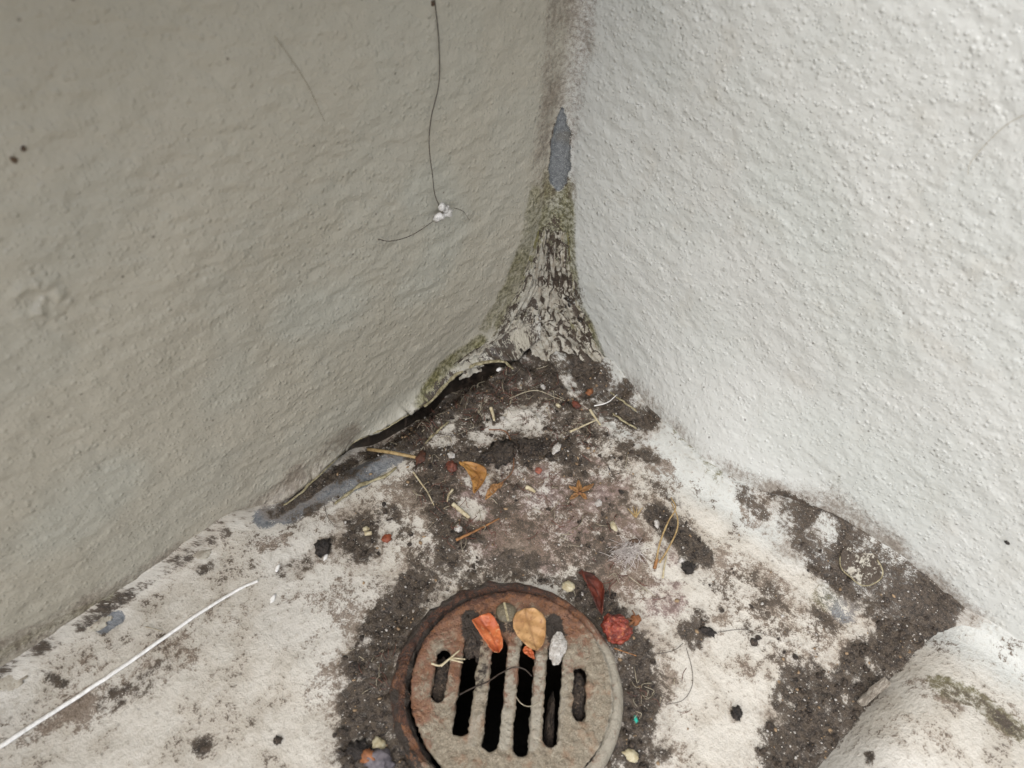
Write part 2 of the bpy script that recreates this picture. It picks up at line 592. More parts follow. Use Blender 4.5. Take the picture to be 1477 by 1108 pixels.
gx = spacing(-.012, .365, .00078, 3.0)
gy = spacing(-.012, .345, .00078, 3.0)
X, Y = np.meshgrid(gx, gy, indexing='ij')
Zf = floor_height(X, Y)
P0 = np.stack([X, Y, 0 * X], -1)
dark = field(P0, floor_dark_strokes())
brown = field(P0, FS([
    ([(130, 1030), (200, 985), (260, 955)], 30, .62), ([(40, 1062), (150, 985), (300, 890)], 16, .5), ([(250, 950), (330, 890)], 30, .3),
    ([(100, 985), (180, 920)], 20, .34), ([(1110, 860), (1200, 930)], 60, .5), ([(1000, 640), (1060, 700), (1100, 760)], 20, .4),
    ([(940, 660), (960, 690)], 25, .44), ([(1170, 800), (1330, 885)], 50, .6), ([(640, 690), (700, 760), (850, 700), (780, 620)], 100, .70), ([(640, 800), (760, 790), (900, 800)], 60, .60), ([(1080, 840), (1180, 940), (1240, 990)], 60, .62), ([(1180, 780), (1300, 870)], 60, .7), ([(500, 760), (560, 770)], 44, .55), ([(500, 880), (490, 1000)], 40, .5),
    ([(700, 800), (900, 820)], 60, .46), ([(380, 790), (460, 760)], 12, .4), ([(540, 720), (600, 760)], 40, .4), ([(420, 850), (470, 800)], 20, .34),
    ([(940, 950), (960, 1060)], 40, .45), ([(1050, 880), (1080, 1000)], 40, .3), ([(480, 840), (480, 1000)], 40, .36)]))
red = field(P0, FS([
    ([(690, 590), (700, 570)], 30, .6), ([(700, 740), (780, 760), (850, 745)], 80, .86), ([(660, 690), (740, 690)], 60, .72), ([(880, 690), (900, 760)], 40, .5), ([(640, 790), (700, 780)], 35, .5),
    ([(880, 820), (930, 850), (960, 860)], 36, .62), ([(840, 670)], 40, .5), ([(960, 800)], 24, .5), ([(760, 790), (860, 790)], 30, .45)]))
blue = field(P0, FS([
    ([(385, 748), (430, 722), (490, 690), (540, 668), (590, 640), (600, 615)], 19, .82), ([(410, 742), (450, 722), (520, 690), (575, 655)], 18, .8),
    ([(150, 903), (170, 893)], 11, .95), ([(1150, 745), (1130, 740)], 12, .55), ([(1185, 810), (1200, 835)], 12, .7), ([(1240, 870)], 20, .6), ([(1290, 850), (1270, 800)], 14, .6),
    ([(905, 590), (880, 575)], 12, .6), ([(1215, 880), (1200, 860)], 26, .52)]))
green = field(P0, FS([
    ([(0, 950), (80, 905), (160, 868)], 14, .55), ([(930, 590), (985, 650), (1030, 700)], 10, .5), ([(1200, 850), (1180, 870)], 20, .45),
    ([(1270, 830), (1330, 870), (1345, 900)], 24, .45)]))
wet = np.clip(field(P0, FS([
    ([(880, 560), (935, 610)], 20, .8), ([(1200, 810), (1330, 880)], 40, .7), ([(560, 900), (530, 1000), (530, 1108)], 50, .45),
    ([(900, 900), (925, 1108)], 40, .35), ([(690, 540), (600, 600)], 30, .5)])), 0, 1)
clean = field(P0, FS([([(805, 522), (815, 545), (828, 568)], 11, .9), ([(850, 500), (872, 525), (892, 552)], 17, 1.0), ([(700, 600), (705, 615)], 7, .6),
    ([(755, 606)], 26, 1.0), ([(745, 600), (770, 612)], 18, 1.0), ([(690, 740), (675, 730)], 14, .8), ([(960, 645), (1010, 690)], 16, .9),
                      ([(1090, 790), (1180, 850)], 16, .9), ([(640, 640)], 10, .6), ([(1200, 870), (1175, 850)], 16, .8), ([(1170, 770), (1190, 790)], 7, .7), ([(1230, 840), (1245, 855)], 8, .6), ([(1265, 790), (1255, 810)], 8, .6)]))
haze = field(P0, [(p_, r_ * 1.75, v_ * .62) for p_, r_, v_ in floor_dark_strokes()])
haze = haze + ss(.02, .3, haze) * .22 * fbm(P0 * 45, 4, 58, .6) + .10 * np.maximum(fbm(P0 * 28, 4, 59, .6), 0)
fz = fbm(P0 * 85, 4, 61, .6)
fq = fbm(P0 * 260, 3, 66, .6)
dark = dark * (1 + .10 * fq) + ss(.03, .5, dark) * (.34 * fz + .16 * fq) * (1.15 - .5 * np.clip(dark, 0, 1))
brown = brown + ss(.03, .4, brown) * (.25 * fz)
red = red + ss(.03, .4, red) * .3 * fbm(P0 * 120 + 3, 3, 71, .6)
dark *= 1 - .75 * clean
brown *= 1 - clean
red *= 1 - clean
Zf += .0004 * np.clip(dark, 0, 1) * fbm(P0 * 420, 2, 33) - .0006 * blue
c_d = np.hypot((X[1:, 1:] + X[:-1, :-1]) / 2 - DC[0], (Y[1:, 1:] + Y[:-1, :-1]) / 2 - DC[1])
V = np.stack([X, Y, Zf], -1).reshape(-1, 3)
A = {'ma': np.stack([dark, brown, red], -1), 'mb': np.stack([blue, green, wet], -1), 'mc': floor_tint(P0), 'md': np.stack([haze * (1 - .6 * clean), 0 * X, 0 * X], -1), 'uv2': np.stack([X - Zf, Y, 0 * X], -1)}
Vc, Qc, Ac = compact(V, grid_faces(len(gx), len(gy), False, c_d > .0475), A)
ground = mesh_np('ground', Vc, Qc, MF, None, Ac)
tag(ground, kind='structure')
DARK = dark


def fh(x, y):
    i = int(np.clip(np.searchsorted(gx, x), 1, len(gx) - 1)); j = int(np.clip(np.searchsorted(gy, y), 1, len(gy) - 1))
    return float(max(Zf[i, j], Zf[i - 1, j], Zf[i, j - 1], Zf[i - 1, j - 1]))


def onfloor(p, up=0.0):
    """point on the real floor surface under the photo position p"""
    q = fl(p, 0.0)
    for _ in range(4):
        q = fl(p, fh(q[0], q[1]) + up)
    return q


# ---- walls
def rz(z): return .009 + .030 * np.exp(-np.maximum(z, 0) / .030) + .034 * np.exp(-np.maximum(z, 0) / .007)


def corner_point(u, z):
    r = rz(z)
    half = r * math.pi / 4
    phi = math.radians(225) - np.clip(u / r, -math.pi / 4, math.pi / 4)
    e = np.maximum(np.abs(u) - half, 0)
    x = r + r * np.cos(phi) + np.where(u < 0, e, 0)
    y = r + r * np.sin(phi) + np.where(u > 0, e, 0)
    return np.stack([x, y, z], -1), np.stack([-np.cos(phi), -np.sin(phi), 0 * z], -1)


cz = lambda p: hit(p, 1, .004) if p[0] < 800 else hit(p, 0, .004)
MOSS = WS([([(770, 280), (755, 350), (735, 410), (700, 470)], 15, .6), ([(690, 490), (640, 530), (600, 575)], 13, .72), ([(790, 250), (790, 290)], 16, .6)], wl) + \
    WS([([(822, 290), (826, 360), (834, 430), (860, 490), (890, 540), (925, 585), (965, 630)], 10, .66), ([(800, 270), (806, 310)], 16, .6),
        ([(1200, 700), (1210, 690)], 14, .3), ([(980, 640), (1000, 690)], 10, .45)], wr) + \
    WS([([(0, 945), (80, 900), (170, 858), (260, 800)], 12, .5)], wl)
WDIRT = WS([([(790, 340), (800, 300), (795, 370)], 14, .6), ([(760, 420), (730, 480), (760, 510), (700, 515)], 40, .5), ([(590, 590), (640, 545), (670, 530)], 14, .7)], wl) + \
    WS([([(815, 420), (820, 480), (850, 540), (830, 560)], 40, .75)], wr)
WDIRT += WS([([(1140, 722), (1185, 738), (1235, 785)], 24, .5), ([(1262, 800), (1310, 848), (1352, 882)], 20, .56)], wr)
WBROWN = WS([([(900, 560), (960, 625), (1030, 690), (1090, 715)], 34, .42), ([(1130, 715), (1200, 730), (1260, 780), (1320, 840), (1370, 885)], 46, .62), ([(1140, 725), (1190, 735), (1240, 780)], 34, .74), ([(1260, 795), (1310, 845), (1355, 880)], 28, .74), ([(1100, 725), (1130, 728)], 14, .4),
             ([(900, 560), (960, 620), (1030, 690), (1100, 720)], 20, .36), ([(840, 0), (835, 140)], 14, .3), ([(822, 150), (825, 280)], 12, .4)], wr) + \
    WS([([(815, 0), (812, 100), (800, 200), (790, 280)], 30, .42), ([(0, 945), (200, 840), (380, 735), (500, 630)], 36, .52), ([(0, 955), (200, 852), (380, 745)], 16, .62), ([(400, 730), (560, 615)], 14, .5)], wl)  # left foot band: grime, with the shade at the wall foot painted in
COOL = WS([([(620, 270), (650, 330), (620, 400)], 45, .8), ([(500, 440), (430, 460)], 40, .6), ([(590, 420)], 30, .6), ([(90, 760), (160, 700)], 50, .5), ([(330, 560)], 50, .5)], wl) + \
    WS([([(1130, 230), (1180, 350), (1250, 500)], 70, .7), ([(1020, 480)], 60, .5), ([(1150, 620), (1300, 700)], 60, .6)], wr)
cps = lambda z: corner_point(np.array(0.0), np.array(z))[0]
cpo = lambda u, z: corner_point(np.array(u), np.array(z))[0]
MOSS += [([cps(.105), cps(.085), cps(.06)], .012, .74), ([cpo(-.012, .10), cpo(-.016, .07), cpo(-.022, .045), cpo(-.034, .025)], .0055, .58), ([cpo(.011, .09), cpo(.014, .06), cpo(.022, .035)], .0055, .6)]
WDIRT += [([cps(.082), cps(.068), cps(.05)], .008, .5), ([cpo(.004, .075), cpo(.003, .055)], .005, .6), ([cps(.03), cps(.0)], .03, .5)]
FL8 = lambda p: fl(p, .008)
MOSS += WS([([(880, 530), (905, 565), (935, 598), (970, 640), (1000, 672)], 7, .66)], FL8)
WDIRT += WS([([(935, 602), (1000, 680)], 6, .46), ([(1130, 732), (1185, 750), (1240, 790)], 28, .82), ([(1250, 800), (1305, 848), (1350, 882)], 28, .85), ([(1060, 715), (1110, 735)], 8, .5)], FL8)
WBROWN += WS([([(905, 560), (960, 620), (1030, 680), (1090, 712)], 30, .46), ([(1120, 722), (1190, 738), (1260, 790), (1330, 850), (1365, 885)], 40, .72)], FL8)
WBROWN += [([cps(.30), cps(.20), cps(.13)], .009, .5), ([cpo(-.010, .30), cpo(-.010, .12)], .012, .5)]
PEEL = [([np.array([.0035, .0035, z])], .0042, 1.0) for z in ()]


def build_wall(name, side, label):
    us = spacing(0, .34, .00095, 3.0)
    if side < 0: us = -us
    zs = spacing(0, .275, .00095, .35 if side < 0 else 1.3)
    U, Z = np.meshgrid(us, zs, indexing='ij')
    if side < 0:
        xx = np.maximum(-U + .21 * rz(np.maximum(Z, 0)), 0)
        zb = zlip(np.where(-U < .02, .02, xx))
        Zr = Z + zb * np.exp(-Z / .02)
    else:
        Zr = Z - .004
    Pc, N = corner_point(U, Zr)
    if side > 0:
        Pc[..., 0] += xfoot(Pc[..., 1]) * np.clip(1 - Zr / .075, 0, 1.1) ** 1.35
    sh = np.stack([U * 1.0, Zr * 1.7 + U * .35, 0 * U + side], -1)
    d = .0016 * fbm(Pc * 14, 2, 40) + (.00044 if side < 0 else .00026) * fbm(sh * 105, 2, 44) + .00015 * fbm(sh * 300, 2, 47)
    fade = ss(0, .012, np.abs(U))
    d *= .35 + .65 * fade
    # spindle-shaped patch where the paint has come off the corner
    za, zc = wr((830, 162), .004)[2], wr((806, 280), .004)[2]
    mid, hl = (za + zc) / 2, (za - zc) / 2
    tz = np.clip((Zr - mid) / hl, -1, 1)
    wv = .0064 * np.maximum(1 - tz * tz, 0) ** .72 * (1 - .25 * tz)
    uu = U + .0011 * fbm(np.stack([Zr * 210, U * 160, 0 * U], -1), 3, 61)
    u0 = -.0012 - .002 * tz
    inside = (np.abs(Zr - mid) < hl)
    sd = np.where(inside, wv - np.abs(uu - u0), -.01)
    peel = ss(-.0005, .0005, sd)
    d = d * (1 - .6 * peel) + .0009 * np.exp(-(sd / .0010) ** 2) * (sd < .0005) * inside - .0007 * peel
    if side < 0:
        # loose paint bows outwards above the crack
        yt = np.interp(Pc[..., 0], lx, ly, right=.0)
        d = d + np.maximum(yt - Pc[..., 1], 0) * np.exp(-Z / (.0035 + .0045 * ss(.10, .06, Pc[..., 0]))) * ss(XE + .01, XE - .02, Pc[..., 0])
        # lump of old plaster
        for (wp, rad, hgt) in (((52, 432), .0085, .0022), ((66, 445), .004, .0018), ((80, 438), .005, .0008)):
            q = wl(wp)
            dd = np.linalg.norm(Pc - q, axis=-1)
            ring = np.exp(-((dd - rad * .7) / (rad * .3)) ** 2) * (.6 + .6 * vn(Pc * 500, 71))
            d = d + hgt * .7 * ring
    Pw = Pc + N * d[..., None]
    ma = np.stack([peel, field(Pc, MOSS), field(Pc, WDIRT)], -1)
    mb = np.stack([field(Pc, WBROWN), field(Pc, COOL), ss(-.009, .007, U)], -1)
    ma[..., 1:] *= (1 - peel)[..., None]
    ma[..., 2] = np.maximum(ma[..., 2], .62 * np.exp(-((sd + .0004) / .0007) ** 2) * inside)
    mb[..., :2] *= (1 - peel)[..., None]
    nu, nv = U.shape
    # back face, so the wall is a solid slab
    Vw = Pw.reshape(-1, 3)
    Q = grid_faces(nu, nv, side < 0)
    # folded-in lower edge (thickness of the render coat), top and far edge
    back = Pw.copy()
    if side < 0: back[..., 1] = np.minimum(back[..., 1], .0) - .12
    else: back[..., 0] = np.minimum(back[..., 0], .0) - .12
    bi = np.arange(nu)
    lowidx = (bi * nv)
    e1 = Pw[:, 0].copy(); e1[:, 1 if side < 0 else 0] -= .0035; e1[:, 2] += .0004
    e2 = e1.copy(); e2[:, 2] = -.02
    e2[:, 1 if side < 0 else 0] -= .001
    topidx = bi * nv + nv - 1
    t1 = Pw[:, -1].copy(); t1[:, 1 if side < 0 else 0] -= .12
    base = len(Vw)
    Vw = np.concatenate([Vw, e1, e2, t1])
    i1, i2, i3 = base + bi, base + nu + bi, base + 2 * nu + bi
    def strip(a, b): return np.stack([a[:-1], a[1:], b[1:], b[:-1]], -1)
    ex = np.concatenate([strip(i1, lowidx), strip(i2, i1), strip(topidx, i3)])
    if side < 0: ex = ex[:, ::-1]
    Q = np.concatenate([Q, ex])
    ext = np.zeros((3 * nu, 3)); ext[:2 * nu, 2] = .9
    ma = np.concatenate([ma.reshape(-1, 3), ext])
    mb = np.concatenate([mb.reshape(-1, 3), np.zeros((3 * nu, 3))])
    mc = np.stack([np.clip(.5 + .5 * fbm(Pc * 9, 3, 130), 0, 1), np.clip(.5 + .4 * fbm(Pc * 26, 3, 135), 0, 1), np.clip(.5 + .2 * fbm(Pc * 75, 4, 140), 0, 1)], -1).reshape(-1, 3)
    uv = np.stack([U + 2 * side + 5, Zr + .3, 0 * U], -1).reshape(-1, 3)
    mc = np.concatenate([mc, np.full((3 * nu, 3), .5)])
    uv = np.concatenate([uv, Vw[base:] @ np.array([[1, 0, 0], [1, .3, 0], [0, 1, 0]])])
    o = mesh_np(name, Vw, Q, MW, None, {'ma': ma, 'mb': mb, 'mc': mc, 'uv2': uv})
    return tag(o, label, 'wall', 'rendered walls meeting in the corner')


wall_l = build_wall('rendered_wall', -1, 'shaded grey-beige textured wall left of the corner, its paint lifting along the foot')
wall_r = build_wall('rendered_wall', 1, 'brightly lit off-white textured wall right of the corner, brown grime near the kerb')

# unseen ledge added above the left wall to darken its upper part
cz0 = .345
ledge_geo = Geo()
cpts = [(.086, 0), (.090, .004), (.090, .034), (.084, .040), (-.15, .052), (-.156, .046), (-.156, 0)]
for xx_ in (.07, 3.05):
    for (yy_, zz_) in cpts:
        ledge_geo.V.append((xx_, yy_, cz0 + zz_))
for k in range(7):
    ledge_geo.Q.append((k, 7 + k, 7 + (k + 1) % 7, (k + 1) % 7))
ledge_geo.Q.append(tuple(range(7))); ledge_geo.Q.append(tuple(range(13, 6, -1)))
ledge_geo.build('shade_ledge', simple('shade_ledge_render', (172, 168, 158), (160, 154, 143), 60, .7, .001), wall_l, False)

# ---- kerb at the lower right
kx = spacing(-.01, .20, .0010, 3.0)
ky = np.concatenate([np.arange(.262, .36, .0010), np.linspace(.361, .46, 24)])
KX, KY = np.meshgrid(kx, ky, indexing='ij')
yf = .2772 - .085 * np.minimum(KX, .14) + .0012 * vn(np.stack([KX * 60, 0 * KX, 0 * KX], -1), 3)
tk = np.clip((KY - yf) / .024, -1, 1)
KH = .0065 + .011 * ss(.0, .07, KX)
KZ = np.where(tk > 0, KH * (1 - (1 - np.clip(tk, 0, 1)) ** 2.4), tk * .02) - .0006
wk = .014
tt = np.clip((wk - KX) / wk, 0, .985)
KZ += wk * (1 - np.sqrt(1 - tt * tt)) * .7 * (tk > 0) * np.clip(tk * 3, 0, 1)
PK = np.stack([KX, KY, KZ], -1)
KZ += .0006 * fbm(PK * np.array([24, 24, 0]), 2, 50) + .00012 * fbm(PK * np.array([160, 160, 0]), 2, 52)
KZ = np.where(KY > .44, KZ - ss(.44, .46, KY) * .03, KZ)
PK = np.stack([KX, KY, KZ], -1)
kst = lambda lst: [([fl(p, .012) for p in pts], px(r, fl(pts[0], .012)) * 1.12, v) for pts, r, v in lst]
kd = field(PK, kst([([(1370, 1000), (1420, 1020), (1477, 1062)], 16, .42), ([(1255, 1090), (1256, 1108)], 7, .95)]))
kd = np.maximum(kd, .8 * ss(.0015, -.002, KZ) * (tk < .15))
kb = field(PK, kst([([(1320, 985), (1370, 1005), (1420, 1020), (1477, 1065)], 26, .6), ([(1440, 1010), (1477, 1030)], 18, .55), ([(1300, 1060), (1360, 1080)], 30, .3)]))
kg = field(PK, kst([([(1360, 990), (1400, 1005), (1477, 1060)], 24, .66), ([(1460, 960), (1477, 990)], 14, .4)]))
zz = 0 * KX
kerb = mesh_np('kerb', PK.reshape(-1, 3), grid_faces(len(kx), len(ky)), MF, None,
               {'ma': np.stack([kd, kb, zz], -1), 'mb': np.stack([zz, kg, zz], -1), 'mc': floor_tint(PK), 'md': np.stack([np.maximum(kb * .6, .08 * np.maximum(fbm(PK * np.array([30, 30, 0]), 4, 59, .6), 0) + .5 * kd), zz, zz], -1), 'uv2': np.stack([KX + .5, KY + KZ + .5, zz], -1)})
tag(kerb, 'low rounded off-white painted kerb with a brown-green stain at the lower right', 'kerb')

# ------------------------------------------------------------------ loose paint film in the corner
LB = [(792, 285), (778, 345), (752, 425), (702, 495), (655, 528)]
RB = [(816, 285), (820, 350), (827, 430), (862, 505), (905, 560)]
LW = np.array([wl(p, .003) for p in LB]); RW = np.array([wr(p, .003) for p in RB])
fillet = empty('paint_film', (0, 0, 0))
tag(fillet, 'crumpled peeling off-white paint film hanging in the foot of the corner', 'paint film')


def worley(P2, seed):
    i = np.floor(P2).astype(np.int64)
    f1 = np.full(P2.shape[:-1], 9.0); f2 = f1.copy(); cid = np.zeros(P2.shape[:-1])
    for dx in (-1, 0, 1):
        for dy in (-1, 0, 1):
            cx_, cy_ = i[..., 0] + dx, i[..., 1] + dy
            jx, jy, jr = _h(cx_, cy_, cx_ * 0 + 1, seed), _h(cx_, cy_, cx_ * 0 + 2, seed), _h(cx_, cy_, cx_ * 0 + 3, seed)
            d_ = np.hypot(cx_ + jx - P2[..., 0], cy_ + jy - P2[..., 1])
            f2 = np.where(d_ < f1, f1, np.minimum(f2, d_)); cid = np.where(d_ < f1, jr, cid); f1 = np.minimum(f1, d_)
    return f1, f2, cid


def film_sheet(name, t0, t1, z0, z1, off, seed, holes=(), amp=.0015, mossv=.35, dirtv=.40, nt=130, nz_=130, rag=.10, blue=()):
    T, Zv = np.meshgrid(np.linspace(0, 1, nt), np.linspace(0, 1, nz_), indexing='ij')
    zr = z0 + (z1 - z0) * Zv
    xl = np.interp(zr, LW[::-1, 2], LW[::-1, 0]); yr = np.interp(zr, RW[::-1, 2], RW[::-1, 1])
    r = rz(zr)
    half = r * math.pi / 4
    ul = -(half + np.maximum(xl - r, -half)); ur = half + np.maximum(yr - r, -half)
    tt_ = t0 + (t1 - t0) * T
    U = ul + (ur - ul) * tt_
    Pc, N = corner_point(U, zr)
    q = np.stack([tt_ * 7 + zr * 12, zr * 46, 0 * T + seed], -1)
    ridge = 1 - np.abs(vn(q, seed)) * 2
    ridge2 = 1 - np.abs(vn(q * np.array([2.7, 2.2, 1]) + 5, seed + 1)) * 2
    cr = vn(Pc * 190, seed + 2)
    wob2 = np.stack([vn(Pc * 170, seed + 4), vn(Pc * 170, seed + 6)], -1)
    f1, f2, cid = worley(np.stack([(tt_ * 8 + zr * 14), zr * (26 if z1 > .05 else 55)], -1) + .42 * wob2, seed)
    crack = ss(.16, .03, f2 - f1)
    edge = np.minimum(np.minimum(T, 1 - T) * 4, 1)
    ridge3 = 1 - np.abs(vn(q * np.array([5.5, 3.6, 1]) + 9, seed + 3)) * 2
    d = off + amp * (.6 * ridge + .42 * ridge2 + .25 * ridge3 + .35 * cr) * (.35 + .65 * edge)
    d = d + (.0026 * (cid - .35) + .0012 * (f1 - .3)) * edge - .0016 * crack * edge
    d = np.maximum(d, off * .3)
    lip = np.exp(-Zv / .06)
    d = d + .0035 * lip * (.4 + .6 * vn(np.stack([tt_ * 7, 0 * T, 0 * T], -1), seed + 5))
    Pw = Pc + N * d[..., None]
    ev = np.minimum(np.minimum(T, 1 - T) * 2, np.minimum(Zv, (1 - Zv)) * 2)
    keepv = ev + rag * (vn(np.stack([tt_ * 16, zr * 260, 0 * T], -1), seed + 7) - .35) > 0
    for c, rad in holes:
        dd = np.linalg.norm(Pc - c, axis=-1)
        keepv &= dd + rad * .5 * vn(Pc * 330, seed + 9) > rad
    k = keepv[1:, 1:] & keepv[:-1, 1:] & keepv[1:, :-1] & keepv[:-1, :-1]
    dirt = dirtv - .08 + .14 * (1 - ss(0, .2, Zv)) - .16 * ridge - .14 * ridge2 + .36 * crack + .2 * (cid > .78)
    moss = mossv * (1 - ss(.0, .3, np.minimum(T, 1 - T))) + .35 * ss(.5, 1, Zv)
    bl = field(Pc, list(blue)) if blue else 0 * T
    Vv, Qv, Av = compact(Pw.reshape(-1, 3), grid_faces(nt, nz_, False, k), {'ma': np.stack([dirt, moss, bl], -1)})
    o = mesh_np(name, Vv, Qv, MFILM, fillet, Av)
    md = o.modifiers.new('thick', 'SOLIDIFY'); md.thickness = .0007; md.offset = -1
    return o


zc_ = lambda p: (lambda a: np.array([max(a[0], .004), max(a[1], .004), a[2]]))(hit(p, 0, .008))
film_sheet('paint_sheet', 0, 1, .007, .080, .0010, 81, holes=[(zc_((815, 455)), .009), (zc_((772, 480)), .0028), (zc_((840, 480)), .006), (zc_((800, 500)), .005)],
           mossv=.45, dirtv=.36)
film_sheet('paint_sheet', .02, .36, .003, .024, .0036, 93, amp=.0034, dirtv=.40, mossv=.1, rag=.16)
film_sheet('paint_sheet', .34, .58, .002, .026, .0026, 107, amp=.0026, dirtv=.5, mossv=0, rag=.2, holes=[(zc_((760, 520)), .004)])
film_sheet('paint_sheet', .56, .80, .000, .028, .0006, 121, amp=.0018, dirtv=.48, mossv=.0, rag=.2,
           blue=[([zc_((832, 465)), zc_((838, 475))], .006, .9), ([zc_((858, 500))], .006, .9)])
film_sheet('paint_sheet', .44, .70, -.003, .012, .0045, 151, amp=.003, dirtv=.42, mossv=0, rag=.3)
film_sheet('paint_sheet', .70, .92, -.004, .012, .0040, 163, amp=.0026, dirtv=.40, mossv=.05, rag=.3)
film_sheet('paint_sheet', .76, 1.03, -.002, .022, .0022, 133, amp=.0012, dirtv=.42, mossv=.3, rag=.2)

M_RIM = simple('cream_paint_edge', (158, 150, 122), (112, 103, 76), 500, .6, .0004, c3=(80, 70, 48))


def paint_edge(pts, r, name='paint_edge', parent=None, flat=.6):
    q = spline(pts, 8)
    q = [np.asarray(a) + .0004 * np.array([vn(np.asarray(a)[None] * 400, 3)[0], vn(np.asarray(a)[None] * 400, 4)[0], vn(np.asarray(a)[None] * 400, 8)[0]]) for a in q]
    n = len(q)
    rr = r * (.55 + .45 * np.sin(np.linspace(.15, math.pi - .15, n))) * (1 + .35 * vn(np.array(q) * 350, 2))
    V, Q = tube_geo(q, rr, 6, flat)
    return mesh_np(name, np.array(V), Q, M_RIM, parent)


lipc = lambda p: fl(p, float(np.interp(p[0], [q[0] for q in LIP], LIPZ)))
paint_edge([lipc(p) for p in ((612, 586), (628, 572), (648, 548), (672, 532), (700, 522), (726, 522), (740, 532))], .0013, parent=wall_l)
paint_edge([lipc(p) for p in ((400, 735), (430, 714), (470, 676), (512, 636), (550, 621), (590, 598))], .0007, parent=wall_l)
paint_edge([onfloor(p, .001) for p in ((483, 727), (510, 706), (535, 694), (556, 686), (572, 674))], .0011, parent=ground)
paint_edge([onfloor(p, .001) for p in ((880, 566), (900, 580), (920, 594), (936, 606))], .0008, parent=wall_r)
paint_edge([onfloor(p, .001) for p in ((884, 596), (900, 608), (918, 618))], .0008, parent=ground)
paint_edge([onfloor(p, .001) for p in ((614, 640), (628, 624), (648, 608))], .0008, parent=ground)

# ------------------------------------------------------------------ floor drain
drain = empty('floor_drain', (DC[0], DC[1], 0))
tag(drain, 'rusty round floor drain with slotted metal grate set in the stained floor', 'floor drain')
GA = math.radians(39)
gd = np.array([math.cos(GA), math.sin(GA)]); gn = np.array([-math.sin(GA), math.cos(GA)])
GC = DC + np.array([-.0015, .0010])
GZ = .0035


def rust_attr(P):
    d = P[:, :2] - DC
    r = np.hypot(d[:, 0], d[:, 1])
    # photo-left and top of the casting are rustiest: world direction of those sides
    left = (fl((560, 985)) - fl((897, 1000)))[:2]; left /= np.linalg.norm(left)
    top = (fl((735, 838)) - fl((735, 1000)))[:2]; top /= np.linalg.norm(top)
    a = (d @ left) / .05; b = (d @ top) / .05
    rust = .30 + .26 * a + .62 * b + .25 * fbm(P * 70, 3, 5) + .40 * ss(.038, .046, r) * (.3 + .8 * a + .6 * b)
    pale = ss(.044, .047, r) * ss(.1, .5, -a) + .15 * ss(.0, .5, -a)
    return np.clip(rust, 0, 1.4), np.clip(pale, 0, 1)


def slot_pts(o, hl, hw, c0=.0, n=12):
    out = []
    for k in range(n + 1):
        a = math.pi * k / n - math.pi / 2
        out.append(GC + gn * (o + hw * math.sin(a)) + gd * (c0 + hl + hw * math.cos(a)))
    for k in range(n + 1):
        a = math.pi * k / n + math.pi / 2
        out.append(GC + gn * (o + hw * math.sin(a)) + gd * (c0 - hl + hw * math.cos(a)))
    return out


SLOTS = [(-.0070, .0215, .0041, .0040), (.0055, .0220, .0041, .0040), (-.0200, .0185, .0041, .0025), (.0178, .0190, .0040, .0015), (-.0317, .0090, .0036, -.0005), (.0295, .0094, .0035, .0)]
cu = bpy.data.curves.new('grate', 'CURVE')
cu.dimensions = '2D'
cu.fill_mode = 'BOTH'
cu.extrude = .0022
cu.bevel_depth = .0005
cu.bevel_resolution = 1


def add_poly(pts):
    sp = cu.splines.new('POLY')
    sp.points.add(len(pts) - 1)
    for q, p in zip(sp.points, pts):
        q.co = (p[0], p[1], 0, 1)
    sp.use_cyclic_u = True


add_poly([GC + .0436 * np.array([math.cos(a), math.sin(a)]) for a in np.linspace(0, 2 * math.pi, 121)[:-1]])
for s in SLOTS:
    add_poly(slot_pts(*s))
tmp = bpy.data.objects.new('tmp', cu)
COL.objects.link(tmp)
rm = tmp.modifiers.new('r', 'REMESH'); rm.mode = 'VOXEL'; rm.voxel_size = .00055
bpy.context.view_layer.update()
dg = bpy.context.evaluated_depsgraph_get()
gm = bpy.data.meshes.new_from_object(tmp.evaluated_get(dg))
bpy.data.objects.remove(tmp)
n = len(gm.vertices)
co = np.zeros(n * 3, np.float32); gm.vertices.foreach_get('co', co); co = co.reshape(-1, 3).astype(float)
no = np.zeros(n * 3, np.float32); gm.vertices.foreach_get('normal', no); no = no.reshape(-1, 3)
print('grate verts', n)
rr_ = np.hypot(co[:, 0] - GC[0], co[:, 1] - GC[1])
co += no * (.00055 * fbm(co * 260, 3, 11) + .00036 * fbm(co * 750, 2, 15))[:, None]
top_m = co[:, 2] > 0
co[:, 2] += GZ - .0005 - .0008 * (rr_ / .0424) ** 4 * top_m
gm.vertices.foreach_set('co', co.astype(np.float32).ravel())
ru, pa = rust_attr(co)
pale_bar = field(co * np.array([1, 1, 0]), FS([([(775, 960), (765, 1080)], 10, .8), ([(740, 950), (725, 1080)], 9, .7), ([(700, 960), (680, 1080)], 8, .5), ([(815, 960), (800, 1080)], 9, .5)]))
grime = field(co * np.array([1, 1, 0]), FS([([(678, 900), (682, 925)], 15, .85), ([(715, 905), (745, 905)], 18, .6), ([(795, 905), (800, 925)], 14, .8), ([(700, 940), (690, 1000)], 8, .5)]))
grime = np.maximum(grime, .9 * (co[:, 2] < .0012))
at = gm.attributes.new('ma', 'FLOAT_COLOR', 'POINT')
at.data.foreach_set('color', np.stack([ru * .85, grime, np.maximum(pa, pale_bar), np.ones(n)], -1).astype(np.float32).ravel())
gm.polygons.foreach_set('use_smooth', np.ones(len(gm.polygons), bool))
gm.update()
grate = link('grate', gm, MR, drain)

